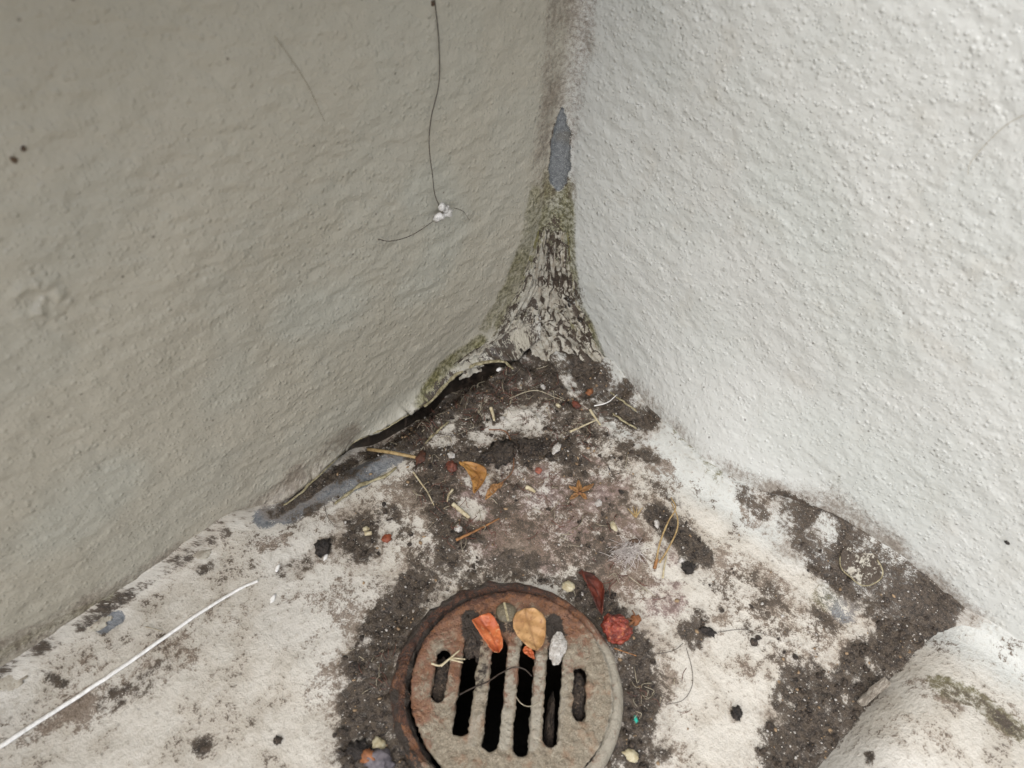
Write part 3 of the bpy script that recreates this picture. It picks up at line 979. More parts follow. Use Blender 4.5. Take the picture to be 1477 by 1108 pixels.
# rim: turned casting with a worn, flaking lip
prof = [(.0405, -.030), (.0432, -.012), (.0434, -.001), (.0440, .0006), (.0449, .0014), (.0458, .0028), (.0470, .0034), (.0485, .0033), (.0500, .0024), (.0510, .0008), (.0517, -.002), (.0520, -.008)]
pf = []
for (a, b) in zip(prof[:-1], prof[1:]):
    for t in np.linspace(0, 1, 4, endpoint=False):
        pf.append((a[0] + (b[0] - a[0]) * t, a[1] + (b[1] - a[1]) * t))
pf.append(prof[-1])
na = 300
ang = np.linspace(0, 2 * math.pi, na)
PR = np.array([[[DC[0] + r * math.cos(a), DC[1] + r * math.sin(a), z] for (r, z) in pf] for a in ang])
PR[-1] = PR[0]
left_dir = (fl((560, 985)) - fl((897, 1000)))[:2]; left_dir /= np.linalg.norm(left_dir)
rough_side = .25 + .75 * ss(-.25, .5, ((PR[..., :2] - DC) @ left_dir) / .05 + .15)
lump = fbm(PR * 190, 4, 77)
PR[..., 2] += rough_side * .0016 * lump * ss(-.004, .002, PR[..., 2])
rad_d = (PR[..., :2] - DC) / np.linalg.norm(PR[..., :2] - DC, axis=-1, keepdims=True)
PR[..., :2] += rad_d * (rough_side * .0011 * fbm(PR * 170 + 9, 3, 83))[..., None]
fl_ = PR.reshape(-1, 3)
ru, pa = rust_attr(fl_)
g2 = ss(.0465, .0445, np.hypot(fl_[:, 0] - DC[0], fl_[:, 1] - DC[1])) * .8
g2 = np.maximum(g2, .8 * ss(.0005, -.0015, fl_[:, 2]))
lf_ = ((fl_[:, :2] - DC) @ left_dir) / .05
g2 = np.maximum(g2, (.62 + .5 * fbm(fl_ * 120, 3, 19)) * ss(.0462, .0495, np.hypot(fl_[:, 0] - DC[0], fl_[:, 1] - DC[1])) * ss(-.35, .25, lf_))
mesh_np('rim', fl_, grid_faces(na, len(pf), True), MR, drain, {'ma': np.stack([ru + .05, g2, pa], -1)})
M_DARK = simple('wet_black_pipe', (22, 18, 15), (34, 28, 22), 200, .6, .0005)
pipe = []
for z in (-.004, -.03, -.08, -.14):
    pipe.append([[GC[0] + .0412 * math.cos(a), GC[1] + .0412 * math.sin(a), z] for a in np.linspace(0, 2 * math.pi, 49)])
pipe.append([[GC[0], GC[1], -.141]] * 49)
mesh_np('pipe', np.array(pipe).reshape(-1, 3), grid_faces(5, 49, False), M_DARK, drain)

# screw with a slotted domed head
M_SCREW = simple('dull_brass', (104, 95, 75), (78, 70, 54), 500, .4, .0006, .6, (128, 118, 96))
sc = fl((730, 883), .006)[:2]
sv = []
SR = .0049
na2 = 40
sa = math.radians(62)
for r, z in ((1.0, -.0022), (1.0, .0006), (.93, .0011), (.8, .0014), (.6, .0016), (.4, .0017), (.2, .0017), (.06, .0017)):
    for a in np.linspace(0, 2 * math.pi, na2, endpoint=False):
        sv.append([sc[0] + SR * r * math.cos(a), sc[1] + SR * r * math.sin(a), GZ + .0015 + z])
sv = np.array(sv)
Q = []
for k in range(7):
    for s in range(na2):
        Q.append((k * na2 + s, k * na2 + (s + 1) % na2, (k + 1) * na2 + (s + 1) % na2, (k + 1) * na2 + s))
Q.append(tuple(7 * na2 + s for s in range(na2)))
screw = mesh_np('screw', sv, Q, M_SCREW, drain)
sd_ = fl((734, 900), .006)[:2] - fl((727, 868), .006)[:2]; sd_ /= np.linalg.norm(sd_)
sn_ = np.array([-sd_[1], sd_[0]])
g = Geo()
bz = GZ + .0015
def slotbox(hl, hw, z0, z1):
    V = []
    for z in (z0, z1):
        for a, b in ((-1, -1), (1, -1), (1, 1), (-1, 1)):
            q = sc + sd_ * hl * a + sn_ * hw * b
            V.append((q[0], q[1], z))
    return V, [(3, 2, 1, 0), (4, 5, 6, 7), (0, 1, 5, 4), (1, 2, 6, 5), (2, 3, 7, 6), (3, 0, 4, 7)]
g.add(*slotbox(.0045, .0005, bz + .0004, bz + .00185))
M_SLOT = simple('screw_slot_crust', (168, 158, 128), (130, 118, 90), 700, .7, .0001)
g.build('slot', M_SLOT, screw, False)

# dirt wedged in the slots
M_SOIL = simple('wet_soil', (36, 30, 26), (74, 63, 53), 420, .5, .0024, .5, (112, 98, 84))


def lump_mesh(name, c, size, mat, parent=None, seed=0, amp=.35, rot=0, freq=1.6, ic=ICO3):
    V = ic[0].copy()
    V = V * (1 + amp * fbm(V * freq + seed * 3.1, 3, seed))[:, None]
    V = V * np.asarray(size)
    cR, sR = math.cos(rot), math.sin(rot)
    V = np.stack([V[:, 0] * cR - V[:, 1] * sR, V[:, 0] * sR + V[:, 1] * cR, V[:, 2]], -1) + np.asarray(c)
    return mesh_np(name, V, ic[1], mat, parent)


for k, (o_, hl, hw, c0) in enumerate(SLOTS[4:]):
    q = GC + gn * o_ + gd * c0
    lump_mesh('dirt_plug', (q[0], q[1], -.0012), (hl + .002, hw * 1.15, .0030), M_SOIL, drain, 5 + k, .25, GA)
for k, (p, s) in enumerate((((681, 920), .0052), ((676, 903), .0040), ((797, 918), .0036), ((690, 934), .0040))):
    q = fl(p, .004)
    lump_mesh('dirt_plug', (q[0], q[1], .0022), (s * 1.4, s * .75, .0034), M_SOIL, drain, 15 + k, .4, GA)
q = fl((793, 1055), -.003)
lump_mesh('dirt_plug', (q[0], q[1], -.006), (.014, .0024, .004), M_SOIL, drain, 25, .4, GA)


# ------------------------------------------------------------------ leaves and litter
def leaf_mat(name, c1, c2, vein, spots=None):
    b = NB(name)
    n = b.noise(300, 5, .6)
    n2 = b.noise(90, 3, .5)
    col = b.mix(b.ss(.35, .65, n2), L(*c1), L(*c2))
    col = b.mix(b.mul(b.ss(.5, .68, n), .45), col, L(*vein))
    v1, _, v3 = b.attr('ma')
    col = b.mix(b.mul(v1, .55), col, L(*vein))
    if spots:
        col = b.mix(b.ss(.58, .66, b.noise(420, 4, .6)), col, L(*spots))
    return b.done(col, .5, b.bump(b.add(n, b.mul(v1, -.8)), .0003), .45)


ML_TAN = leaf_mat('dry_tan_leaf', (178, 140, 94), (158, 118, 74), (116, 82, 50), (138, 100, 64))
ML_OCH = leaf_mat('dry_ochre_leaf', (168, 124, 66), (140, 98, 50), (110, 70, 30), (96, 62, 30))
ML_ORG = leaf_mat('orange_petal', (188, 106, 60), (160, 76, 40), (122, 54, 30), (188, 134, 94))
ML_RED = leaf_mat('dark_red_leaf', (92, 38, 25), (58, 28, 21), (36, 20, 16), (124, 66, 46))
ML_BRN = leaf_mat('small_brown_leaf', (164, 122, 74), (136, 98, 58), (92, 64, 38), (108, 78, 48))


def leaf(name, label, cat, pa_, pb, wpx, z, mat, curl=.3, bend=.2, tipw=.5, twist=0.0, sway=0.0, point=1.0, group=None, nl=26, nw=13, parent=None, fold=.0):
    """blade from base pa_ to tip pb (photo positions), lying at height z on what carries it"""
    a = onfloor(pa_) if z is None else fl(pa_, z)
    b = onfloor(pb) if z is None else fl(pb, z)
    ax = b - a
    ln = np.linalg.norm(ax)
    ax = ax / ln
    up = np.array([0, 0, 1.0])
    sd = np.cross(up, ax); sd /= np.linalg.norm(sd)
    up = np.cross(ax, sd)
    hw = px(wpx, a) / 2
    V, vein = [], []
    for i in range(nl):
        t = i / (nl - 1)
        w = hw * (math.sin(math.pi * min(1, t ** tipw)) ** (.75 / point) if 0 < t < 1 else .02)
        w = max(w * (1 + .025 * math.sin(13 * t + wpx) + .015 * math.sin(37 * t + 2 * wpx)), hw * .03)
        for j in range(nw):
            s = j / (nw - 1) * 2 - 1
            ang_ = curl * s
            x = w * (math.sin(ang_) / max(abs(curl), 1e-3) if curl else s)
            y = w * (1 - math.cos(ang_)) / max(abs(curl), 1e-3) if curl else 0
            y += fold * abs(s) * w
            y += ln * bend * (2 * t - 1) ** 2
            y += .0004 * math.sin(9 * t + 3 * s + wpx) + .00025 * math.sin(21 * t - 5 * s + 2 * wpx)
            tw = twist * (t - .5)
            x2, y2 = x * math.cos(tw) - y * math.sin(tw), x * math.sin(tw) + y * math.cos(tw)
            V.append(a + ax * ln * t + sd * (x2 + sway * ln * math.sin(math.pi * t)) + up * y2)
            rib = math.exp(-(s / .09) ** 2)
            lat = max(0, math.sin((t * 9 - abs(s) * 1.7) * 2 * math.pi)) ** 10 * .45
            vein.append((min(1, rib + lat), 0, s))
    V = np.array(V)
    # rest the blade on its carrier instead of sinking into it
    if z is None:
        for k in range(0, len(V), 3):
            pass
        lowest = min(V[k][2] - fh(V[k][0], V[k][1]) for k in range(0, len(V), 5))
        V[:, 2] -= lowest - .0002
    else:
        V[:, 2] += z - V[:, 2].min() + .0002
    o = mesh_np(name, V, grid_faces(nl, nw, True), mat, parent, {'ma': np.array(vein)})
    md = o.modifiers.new('thick', 'SOLIDIFY'); md.thickness = .00025; md.offset = 0
    if label: tag(o, label, cat, group)
    return o


GT = GZ + .0022     # top of the grate
orange = leaf('dry_petal', 'bright orange curled petal lying on the drain grate', 'petal', (690, 892), (720, 943), 34, GT, ML_ORG, -.75, .06, .42, .3, .06, 2.4)
tan = leaf('dry_leaf', 'flat tan oval leaf lying on the drain grate beside the screw', 'leaf', (757, 880), (774, 940), 47, GT + .0004, ML_TAN, .3, .04, .72, -.1, 0, 1.35)
leaf('dry_petal', 'small orange petal scrap under the tan leaf on the grate', 'petal', (756, 935), (771, 951), 12, GT - .0003, ML_ORG, .3, .02, .6)
M_WHITE = simple('white_crumb', (204, 201, 196), (166, 160, 152), 500, .8, .0014, .3, (150, 140, 128))
q = fl((804, 934), GT + .002)
wc = lump_mesh('white_lump', (q[0], q[1], GT + .0016), (.0078, .0036, .0024), M_WHITE, None, 31, .2, math.atan2(*(fl((800, 955)) - fl((808, 912)))[1::-1]), 1.8, ICO4)
tag(wc, 'white elongated crumbly lump lying over a grate slot right of the tan leaf', 'lump')
leaf('dry_leaf', 'dark red-brown curled leaf at the top right edge of the drain', 'leaf', (832, 828), (870, 888), 30, None, ML_RED, 1.1, .05, .55, 2.2, .14, 1.2)

# crumpled rose hip with stalk
M_HIP = simple('crumpled_red_hip', (142, 56, 38), (94, 34, 25), 220, .38, .0022, .6, (170, 98, 64))
q = onfloor((886, 913))
hip = empty('dried_berry', q)
tag(hip, 'crumpled red berry with its stalk at the right edge of the drain', 'berry')
lump_mesh('berry', q + np.array([0, 0, .0052]), (.0062, .0068, .0054), M_HIP, hip, 41, .2, .3, 2.4, ICO4)
M_STALK = simple('brown_stalk', (132, 92, 62), (96, 64, 44), 500, .6, .0003)
st_ = [onfloor(p, h_) for p, h_ in (((897, 908), .005), ((906, 902), .0045), ((917, 895), .003))]
V_, Q_ = tube_geo(spline(st_, 6), .0009, 7)
mesh_np('stalk', np.array(V_), Q_, M_STALK, hip)
M_HIP2 = simple('orange_calyx', (146, 96, 62), (112, 70, 44), 500, .6, .0005)
lump_mesh('calyx', st_[-1], (.0028, .0024, .0022), M_HIP2, hip, 43, .3)
g = Geo()
for a in (.3, 1.6, 2.7):
    e = st_[-1] + np.array([math.cos(a - 2.4) * .005, math.sin(a - 2.4) * .005, .001])
    g.add(*tube_geo([st_[-1], (st_[-1] + e) / 2 + np.array([0, 0, .001]), e], [.0006, .0005, .0002], 5))
g.build('sepal', M_STALK, hip)

# ochre curled leaf group under the corner
leaf('dry_leaf', 'ochre half-moon leaf, the largest in the debris below the corner', 'leaf', (663, 667), (684, 713), 27, None, ML_OCH, .6, .04, .85, .2, .30, 1.1)
leaf('dry_leaf', 'small tan leaf pointing down-left, below the ochre half-moon leaf', 'leaf', (716, 700), (700, 722), 12, None, ML_BRN, .5, .04, .6)
leaf('dry_leaf', 'tiny tan leaf touching the upper tip of the small tan leaf', 'leaf', (714, 706), (726, 697), 9, None, ML_BRN, .5, .04, .6)
M_REDBIT = simple('red_brown_husk', (106, 58, 44), (76, 42, 33), 400, .5, .0005)
tag(lump_mesh('seed_husk', onfloor((652, 673), .0015), (.0030, .0034, .0020), M_REDBIT, None, 51, .35), 'red-brown seed husk left of the ochre half-moon leaf', 'seed husk')
M_ORBIT = simple('orange_husk', (150, 78, 50), (112, 58, 38), 400, .5, .0005)
tag(lump_mesh('seed_husk', onfloor((558, 777), .0012), (.0026, .0020, .0014), M_ORBIT, None, 52, .35), 'small orange husk right of the black dirt patch on the left', 'seed husk')
tag(lump_mesh('seed_husk', onfloor((777, 679), .0006), (.0021, .0021, .0008), simple('pink_husk', (160, 100, 84), (136, 80, 66), 500), None, 53, .2), 'flat pinkish disc-shaped husk in the middle of the debris', 'seed husk')
tag(lump_mesh('seed_husk', onfloor((850, 566), .0015), (.0030, .0018, .0012), M_HIP2, None, 54, .3), 'orange-tan flake near the right foot of the peeling corner', 'seed husk')
tag(lump_mesh('seed_husk', onfloor((832, 584), .0015), (.0020, .0028, .0012), M_REDBIT, None, 55, .4), 'dark red-brown chip below the orange-tan flake at the corner', 'seed husk')
tag(lump_mesh('seed_husk', onfloor((531, 1092), .002), (.0030, .0034, .0026), M_HIP2, None, 56, .3), 'brown round husk in the black crust left of the drain', 'seed husk')
tag(lump_mesh('seed_husk', onfloor((607, 660), .002), (.0046, .0022, .0022), simple('dark_husk', (84, 52, 38), (58, 38, 30), 500), None, 57, .4, .6), 'dark brown husk at the right end of the straw by the blue-grey sealant', 'seed husk')

# star-shaped calyx
sc0 = onfloor((836, 711), .0012)
star = empty('star_calyx', sc0)
tag(star, 'tan star-shaped dried flower calyx with five arms on the dirt', 'calyx')
for (p, w) in (((821, 703), 7), ((834, 695), 8), ((855, 700), 8), ((846, 721), 7), ((822, 721), 7)):
    a = np.array([836, 711.0]); b = np.array(p, float)
    leaf('arm', None, None, tuple(a + (b - a) * .08), tuple(a + (b - a) * 1.05), w, None, ML_BRN, .5, .05, .8, 0, 0, 1.2, nl=12, nw=7, parent=star)
lump_mesh('hub', sc0, (.0011, .0011, .0008), M_STALK, star, 61, .2, 0, 1.6, ICO2)


def stick(name, label, cat, pts, r, mat, up=.0012, taper=.6, sides=7, on='floor', n=8, flat=1.0, parent=None, wob=0.0, lift=None):
    if on == 'floor':
        P = [onfloor(p, up) for p in pts]
    elif on == 'grate':
        P = [fl(p, GT + up) for p in pts]
    elif on == 'left':
        P = [wl(p, up) for p in pts]
    else:
        P = [wr(p, up) for p in pts]
    if lift:
        P = [q + np.array([0, 0, l]) for q, l in zip(P, lift)]
    q = np.array(spline(P, n))
    if wob:
        q = q + wob * np.stack([vn(q * 140, 5), vn(q * 140, 6), .3 * vn(q * 140, 7)], -1)
    if on == 'floor' and not lift:
        for k in range(len(q)):
            q[k, 2] = max(q[k, 2], fh(q[k, 0], q[k, 1]) + r * .8)
    m = len(q)
    rr = r * (1 - (1 - taper) * np.linspace(0, 1, m))
    V, Q = tube_geo(q, rr, sides, flat, (0, 0, 1) if on in ('floor', 'grate') else ((0, 1, 0) if on == 'left' else (1, 0, 0)))
    o = mesh_np(name, np.array(V), Q, mat, parent)
    if label: tag(o, label, cat)
    return o


M_STRAW = simple('dry_straw', (170, 148, 106), (134, 110, 72), 400, .6, .0002)
M_STRAWP = simple('pale_straw', (190, 180, 152), (160, 146, 116), 500, .6, .0002)
M_TWIG = simple('brown_twig', (156, 112, 70), (112, 78, 50), 500, .65, .0003)
M_HAIR = simple('dark_hair', (46, 38, 32), (62, 52, 44), 500, .4, .0001)
M_HAIRL = simple('light_hair', (168, 160, 140), (140, 130, 110), 500, .4, .0001)
M_THREAD = simple('white_thread', (236, 235, 232), (214, 212, 208), 500, .6, .0003)
M_WOOD = simple('weathered_wood', (150, 143, 132), (106, 98, 88), 300, .8, .0006, .25, (96, 88, 78), (1, 3, 3))

stick('straw', 'tan straw stalk lying across the blue-grey sealant below the left wall', 'straw', [(531, 648), (565, 653), (600, 660)], .0011, M_STRAW, .002, .8)
stick('straw', 'thin golden twig crossing the pale patch left of the drain top', 'straw', [(658, 779), (690, 764), (720, 748)], .0008, M_TWIG, .0012, .5)
stick('straw', 'short thick cream straw piece below the ochre half-moon leaf', 'straw', [(653, 727), (665, 737), (677, 747)], .0012, M_STRAWP, .0012, .9)
stick('straw', 'thin pale straw leaning left of the ochre leaf, nearly upright in view', 'straw', [(596, 681), (608, 698), (616, 709), (626, 729)], .0005, M_STRAWP, .001, .6)
stick('straw', 'pale straw stalk pointing at the clean round floor patch, lower of two', 'straw', [(822, 623), (842, 614), (860, 606)], .0007, M_STRAWP, .0016, .5)
stick('straw', 'pale straw stalk crossing the end of another straw right of the clean patch', 'straw', [(851, 591), (858, 602), (866, 613)], .0008, M_STRAWP, .0020, .7)
stick('straw', 'short upright cream stalk stub left of the clean round floor patch', 'straw', [(708, 588), (711, 598), (713, 607)], .0011, M_STRAWP, .0014, .6)
stick('straw', 'tiny cream straw rod on the black dirt patch at the left', 'straw', [(526, 770), (536, 769)], .0011, M_STRAWP, .0012, 1)
stick('straw', 'small pale seed husk lying right of the tan leaves', 'straw', [(759, 703), (766, 706), (772, 710)], .0014, M_STRAWP, .001, .5)
stick('straw', 'small pale straw hook left of the short cream straw', 'straw', [(653, 706), (647, 715), (645, 724)], .0007, M_STRAWP, .001, .6)
# looped grass blade
loop = empty('grass_loop', onfloor((946, 818)))
tag(loop, 'thin yellow grass blade bent into a loop right of the white fluff', 'grass blade')
stick('blade', None, None, [(946, 812), (951, 785), (962, 757), (972, 739), (966, 722)], .00055, M_STRAW, .001, .6, parent=loop, lift=(0, .002, .003, .004, .003))
stick('blade', None, None, [(951, 812), (962, 795), (974, 770), (975, 750), (967, 728)], .00055, M_STRAW, .001, .6, parent=loop, lift=(0, .002, .003, .003, .002))
stick('sheath', None, None, [(944, 820), (946, 812), (948, 806)], .0010, M_TWIG, .001, .8, parent=loop)
stick('straw', 'pale forked straw stub below the looped grass blade', 'straw', [(956, 834), (958, 818), (962, 800)], .0006, M_STRAWP, .001, .4)
# sprout with awns
spr = empty('grass_spikelet', onfloor((917, 745)))
tag(spr, 'small yellow grass spikelet with spread awns above the white fluff', 'spikelet')
for a, b in (((917, 746), (905, 733)), ((917, 746), (913, 730)), ((917, 746), (919, 731)), ((917, 746), (927, 732))):
    stick('awn', None, None, [a, ((a[0] + b[0]) / 2, (a[1] + b[1]) / 2), b], .0006, M_STRAW, .0012, .25, parent=spr)
# forked straw on the grate
fk = empty('forked_straw', fl((640, 955), GT))
tag(fk, 'pale forked straw lying over the left short slot of the grate', 'straw')
for pts in ([(622, 957), (635, 960), (650, 950), (671, 951)], [(636, 961), (650, 949), (663, 938)], [(650, 951), (668, 956)]):
    stick('stem', None, None, pts, .0005, M_STRAWP, .0006, .6, on='grate', parent=fk)
stick('twig', 'dark wiry rootlet bridging the four long grate slots', 'rootlet', [(663, 1001), (680, 992), (705, 982), (722, 972), (740, 964), (757, 968), (768, 978)], .00035, M_HAIR, .0008, .7, on='grate', wob=.0008)
stick('twig', 'pale thin fibre hanging across the third grate slot', 'rootlet', [(744, 1005), (752, 1015), (764, 1019), (780, 1012)], .0002, M_HAIRL, .0006, .7, on='grate')
# weathered wood chip
wp0, wp1 = onfloor((1240, 1015), .003), onfloor((1279, 982), .006)
wq = np.array(spline([wp0, (wp0 + wp1) / 2, wp1], 6))
V_, Q_ = tube_geo(wq, [.0015] + [.0020] * (len(wq) - 2) + [.0018], 9, .6)
V_ = np.array(V_); V_ += .0006 * np.stack([vn(V_ * 400, 1), vn(V_ * 400, 2), vn(V_ * 400, 3)], -1)
tag(mesh_np('wood_chip', V_, Q_, M_WOOD, None, None, False), 'weathered grey wood chip leaning at the foot of the kerb', 'wood chip')
# white thread along the floor
stick('white_thread', 'taut white thread running along the floor at the lower left', 'thread',
      [(-60, 1113), (0, 1077), (60, 1038), (120, 1000), (180, 960), (240, 918), (300, 877), (345, 850), (372, 838)], .0012, M_THREAD, .0008, .6, n=14, flat=.5)
for (p, nme) in (((400, 820), 'tiny white paint chip just past the end of the white thread'), ((394, 863), 'white paint chip below the end of the white thread'), ((470, 803), 'white crumb at the foot of the small black spot')):
    o = lump_mesh('paint_chip', onfloor(p, .0005), (.0022, .0009, .0006), M_THREAD, None, p[0], .4, .6, 1.6, ICO2)
    tag(o, nme, 'paint chip')
# white fluff: a seed's pappus
fluff = empty('seed_fluff', onfloor((908, 790)))
tag(fluff, 'tuft of white seed fluff lying right of the drain top', 'seed fluff')
M_FLUFF = simple('white_fluff', (206, 200, 195), (176, 166, 161), 600, .7, .0001)
g = Geo()
fc = np.array([908, 793.0])
for k in range(120):
    a = random.uniform(0, 2 * math.pi)
    if random.random() < .55: a = random.gauss(2.2, .9)
    ln = random.uniform(14, 34) * (1.15 if math.cos(a) < 0 else .9)
    s = fc + np.array([random.gauss(0, 8), random.gauss(0, 5)])
    e = s + ln * np.array([math.cos(a), math.sin(a) * .75])
    m_ = (s + e) / 2 + np.array([random.gauss(0, 3), random.gauss(0, 3)])
    up_ = random.uniform(.0004, .004)
    P = spline([onfloor(tuple(s), up_ * .5), onfloor(tuple(m_), up_), onfloor(tuple(e), .0004 + up_ * .3)], 4)
    g.add(*tube_geo(P, np.linspace(.00017, .00008, len(P)), 3))
g.build('filament', M_FLUFF, fluff)
lump_mesh('seed', onfloor((918, 780), .001), (.0012, .0038, .0010), simple('dark_seed', (60, 46, 38), (84, 66, 52), 500), fluff, 66, .2, .9)

# seeds, pebbles and other single bits
M_SEED = simple('pale_seed', (182, 174, 148), (152, 140, 110), 500, .5, .0002)
M_BLACK = simple('black_crumb', (36, 33, 31), (60, 54, 50), 500, .5, .0018)
M_TEAL = simple('teal_plastic', (40, 160, 140), (30, 140, 124), 600, .4, .0001)
bits = [
    ('seed', (820, 847), (.0031, .0026, .0016), M_SEED, 'cream pebble-like seed above the dark red leaf by the drain', 'seed'),
    ('seed', (885, 760), (.0030, .0014, .0010), M_SEED, 'pale yellow flat seed above left of the white fluff', 'seed'),
    ('seed', (528, 764), (.0016, .0014, .0010), M_SEED, 'tiny yellow seed on top of the black dirt patch', 'seed'),
    ('seed', (805, 586), (.0016, .0012, .0010), M_SEED, 'small cream seed right above the clean round floor patch', 'seed'),
    ('white_crumb', (661, 764), (.0021, .0019, .0014), M_WHITE, 'round white crumb beside the golden twig', 'crumb'),
    ('white_crumb', (712, 650), (.0021, .0017, .0013), M_WHITE, 'white crumb on the dark clod in the debris', 'crumb'),
    ('white_crumb', (802, 648), (.0038, .0020, .0016), M_WHITE, 'larger white curled crumb right of the dark clod', 'crumb'),
    ('white_crumb', (651, 658), (.0018, .0022, .0014), M_WHITE, 'white crumb just above the red-brown husk', 'crumb'),
    ('white_crumb', (863, 727), (.0017, .0021, .0012), M_WHITE, 'white angular crumb below the star calyx', 'crumb'),
    ('white_crumb', (783, 559), (.0019, .0013, .0012), M_WHITE, 'white crumb under the peeling corner film', 'crumb'),
    ('white_crumb', (724, 604), (.0014, .0013, .0010), M_WHITE, 'white dot-like crumb left of the clean floor patch', 'crumb'),
    ('white_crumb', (947, 756), (.0028, .0013, .0008), M_WHITE, 'flat white crumb between the fluff and the looped grass', 'crumb'),
    ('white_crumb', (983, 809), (.0018, .0014, .0010), M_WHITE, 'white crumb beside the black clod right of the loop', 'crumb'),
    ('white_crumb', (910, 1090), (.0034, .0022, .0010), M_SEED, 'cream paint crumb in the crust at the lower right of the drain', 'crumb'),
    ('white_crumb', (546, 1076), (.0036, .0026, .0014), M_SEED, 'large cream crumb in the crust left of the drain', 'crumb'),
    ('white_crumb', (552, 1092), (.0022, .0030, .0012), M_SEED, 'lower cream crumb next to the large one left of the drain', 'crumb'),
    ('white_crumb', (720, 534), (.0012, .0018, .0012), M_THREAD, 'bright white crumb inside the dark crack under the left wall', 'crumb'),
    ('dirt_clod', (993, 821), (.0030, .0028, .0022), M_BLACK, 'round black dirt clod right of the looped grass', 'clod'),
    ('dirt_clod', (466, 790), (.0036, .0046, .0014), M_BLACK, 'black dirt clod on the pale floor left of the black patch', 'clod'),
    ('dirt_clod', (722, 655), (.0095, .0072, .0034), M_SOIL, 'large dark soil clod in the middle of the debris', 'clod'),
    ('dirt_clod', (763, 648), (.0062, .0046, .0034), M_SOIL, 'smaller soil clod right of the large one', 'clod'),
    ('dirt_clod', (1062, 1030), (.0028, .0022, .0016), M_BLACK, 'lone black clod on the pale floor between drain and kerb', 'clod'),
    ('dirt_clod', (1021, 912), (.0036, .0018, .0010), M_BLACK, 'flat black flake left of the dark floor stain on the right', 'clod'),
    ('dirt_clod', (401, 1069), (.0017, .0019, .0014), M_SOIL, 'tiny dark clod on the pale floor at the lower left', 'clod'),
    ('dirt_clod', (518, 1085), (.0040, .0034, .0026), M_BLACK, 'dark rounded clod in the crust near the brown husk', 'clod'),
    ('dirt_clod', (545, 1100), (.0052, .0040, .0030), simple('blue_grey_pebble', (110, 104, 108), (84, 80, 84), 400), 'blue-grey pebble at the bottom edge left of the drain', 'clod'),
    ('plastic_bit', (917, 1038), (.0015, .0008, .0005), M_TEAL, 'tiny teal plastic speck on the crust right of the drain', 'plastic bit'),
]
for k, (nm, p, s, m, lab, cat) in enumerate(bits):
    q = onfloor(p)
    o = lump_mesh(nm, q + np.array([0, 0, s[2] * .55]), s, m, None, 200 + k, .5 if 'clod' in nm else .32, random.uniform(0, 3), 2.6, ICO3)
    tag(o, lab, cat)

# round paint blister by the right wall
bc = onfloor((1241, 815), .0042)
ex_ = onfloor((1268, 815), .001) - bc
nrm_ = np.array([.62, 0, .78])
e1_ = np.array([0, 1, 0.]); e2_ = np.cross(nrm_, e1_)
Vb, qd = [], []
nr, na3 = 12, 48
R0 = .0098
for i in range(nr):
    r = i / (nr - 1)
    for a in np.linspace(0, 2 * math.pi, na3, endpoint=False):
        rr = R0 * r * (1 + .10 * math.cos(2 * a + .5) + .04 * math.sin(5 * a))
        z = .0012 + .0010 * r ** 3 + .0003 * math.sin(3 * a + 5 * r)
        Vb.append(bc + e1_ * rr * math.cos(a) + e2_ * rr * math.sin(a) * .92 + nrm_ * z)
for i in range(nr - 1):
    for s in range(na3):
        qd.append((i * na3 + s, i * na3 + (s + 1) % na3, (i + 1) * na3 + (s + 1) % na3, (i + 1) * na3 + s))
Vb = np.array(Vb)
bl = mesh_np('paint_blister', Vb, qd, MFILM, None, {'ma': np.tile(np.array([.56, .1, .45]), (len(Vb), 1))})
md = bl.modifiers.new('thick', 'SOLIDIFY'); md.thickness = .0006
tag(bl, 'round lifted paint blister with a pale rim in the grime by the right wall', 'paint blister')
ring = [Vb[(nr - 1) * na3 + s] for s in range(na3 // 2 - 10, na3 + 6)] if False else [Vb[(nr - 1) * na3 + (s % na3)] for s in range(0, na3)]
vis = [q_ for q_ in ring if (q_ - bc) @ RM[1] > -.0045]
vis = sorted(vis, key=lambda q_: math.atan2((q_ - bc) @ RM[0], (q_ - bc) @ RM[1]))
V_, Q_ = tube_geo(vis, .0005, 6)
mesh_np('edge', np.array(V_), Q_, M_RIM, bl)

# flakes at the left wall foot
def flake(name, label, p, s, mat, seed, on='floor', parent=None, tilt=(0, 0)):
    q = onfloor(p, .0008) if on == 'floor' else (wl(p, .002) if on == 'left' else wr(p, .002))
    n_ = 14
    a_, b_ = np.meshgrid(np.linspace(-1, 1, n_), np.linspace(-1, 1, n_), indexing='ij')
    P = np.stack([a_ * s[0], b_ * s[1], .0008 * vn(np.stack([a_ * 1.5, b_ * 1.5, 0 * a_ + seed], -1), seed) + tilt[0] * a_ * s[0] + tilt[1] * b_ * s[1]], -1)
    if on == 'left': P = np.stack([P[..., 0], P[..., 2], P[..., 1]], -1)
    if on == 'right': P = np.stack([P[..., 2], P[..., 0], P[..., 1]], -1)
    kp = a_ ** 2 + b_ ** 2 + .5 * vn(np.stack([a_ * 2.3, b_ * 2.3, 0 * a_ + seed], -1), seed + 1) < .85
    k = kp[1:, 1:] & kp[:-1, 1:] & kp[1:, :-1] & kp[:-1, :-1]
    Vv, Qv, _ = compact((P + q).reshape(-1, 3), grid_faces(n_, n_, False, k))
    o = mesh_np(name, Vv, Qv, mat, parent)
    m2 = o.modifiers.new('thick', 'SOLIDIFY'); m2.thickness = .0004
    if label: tag(o, label, 'paint flake')
    return o


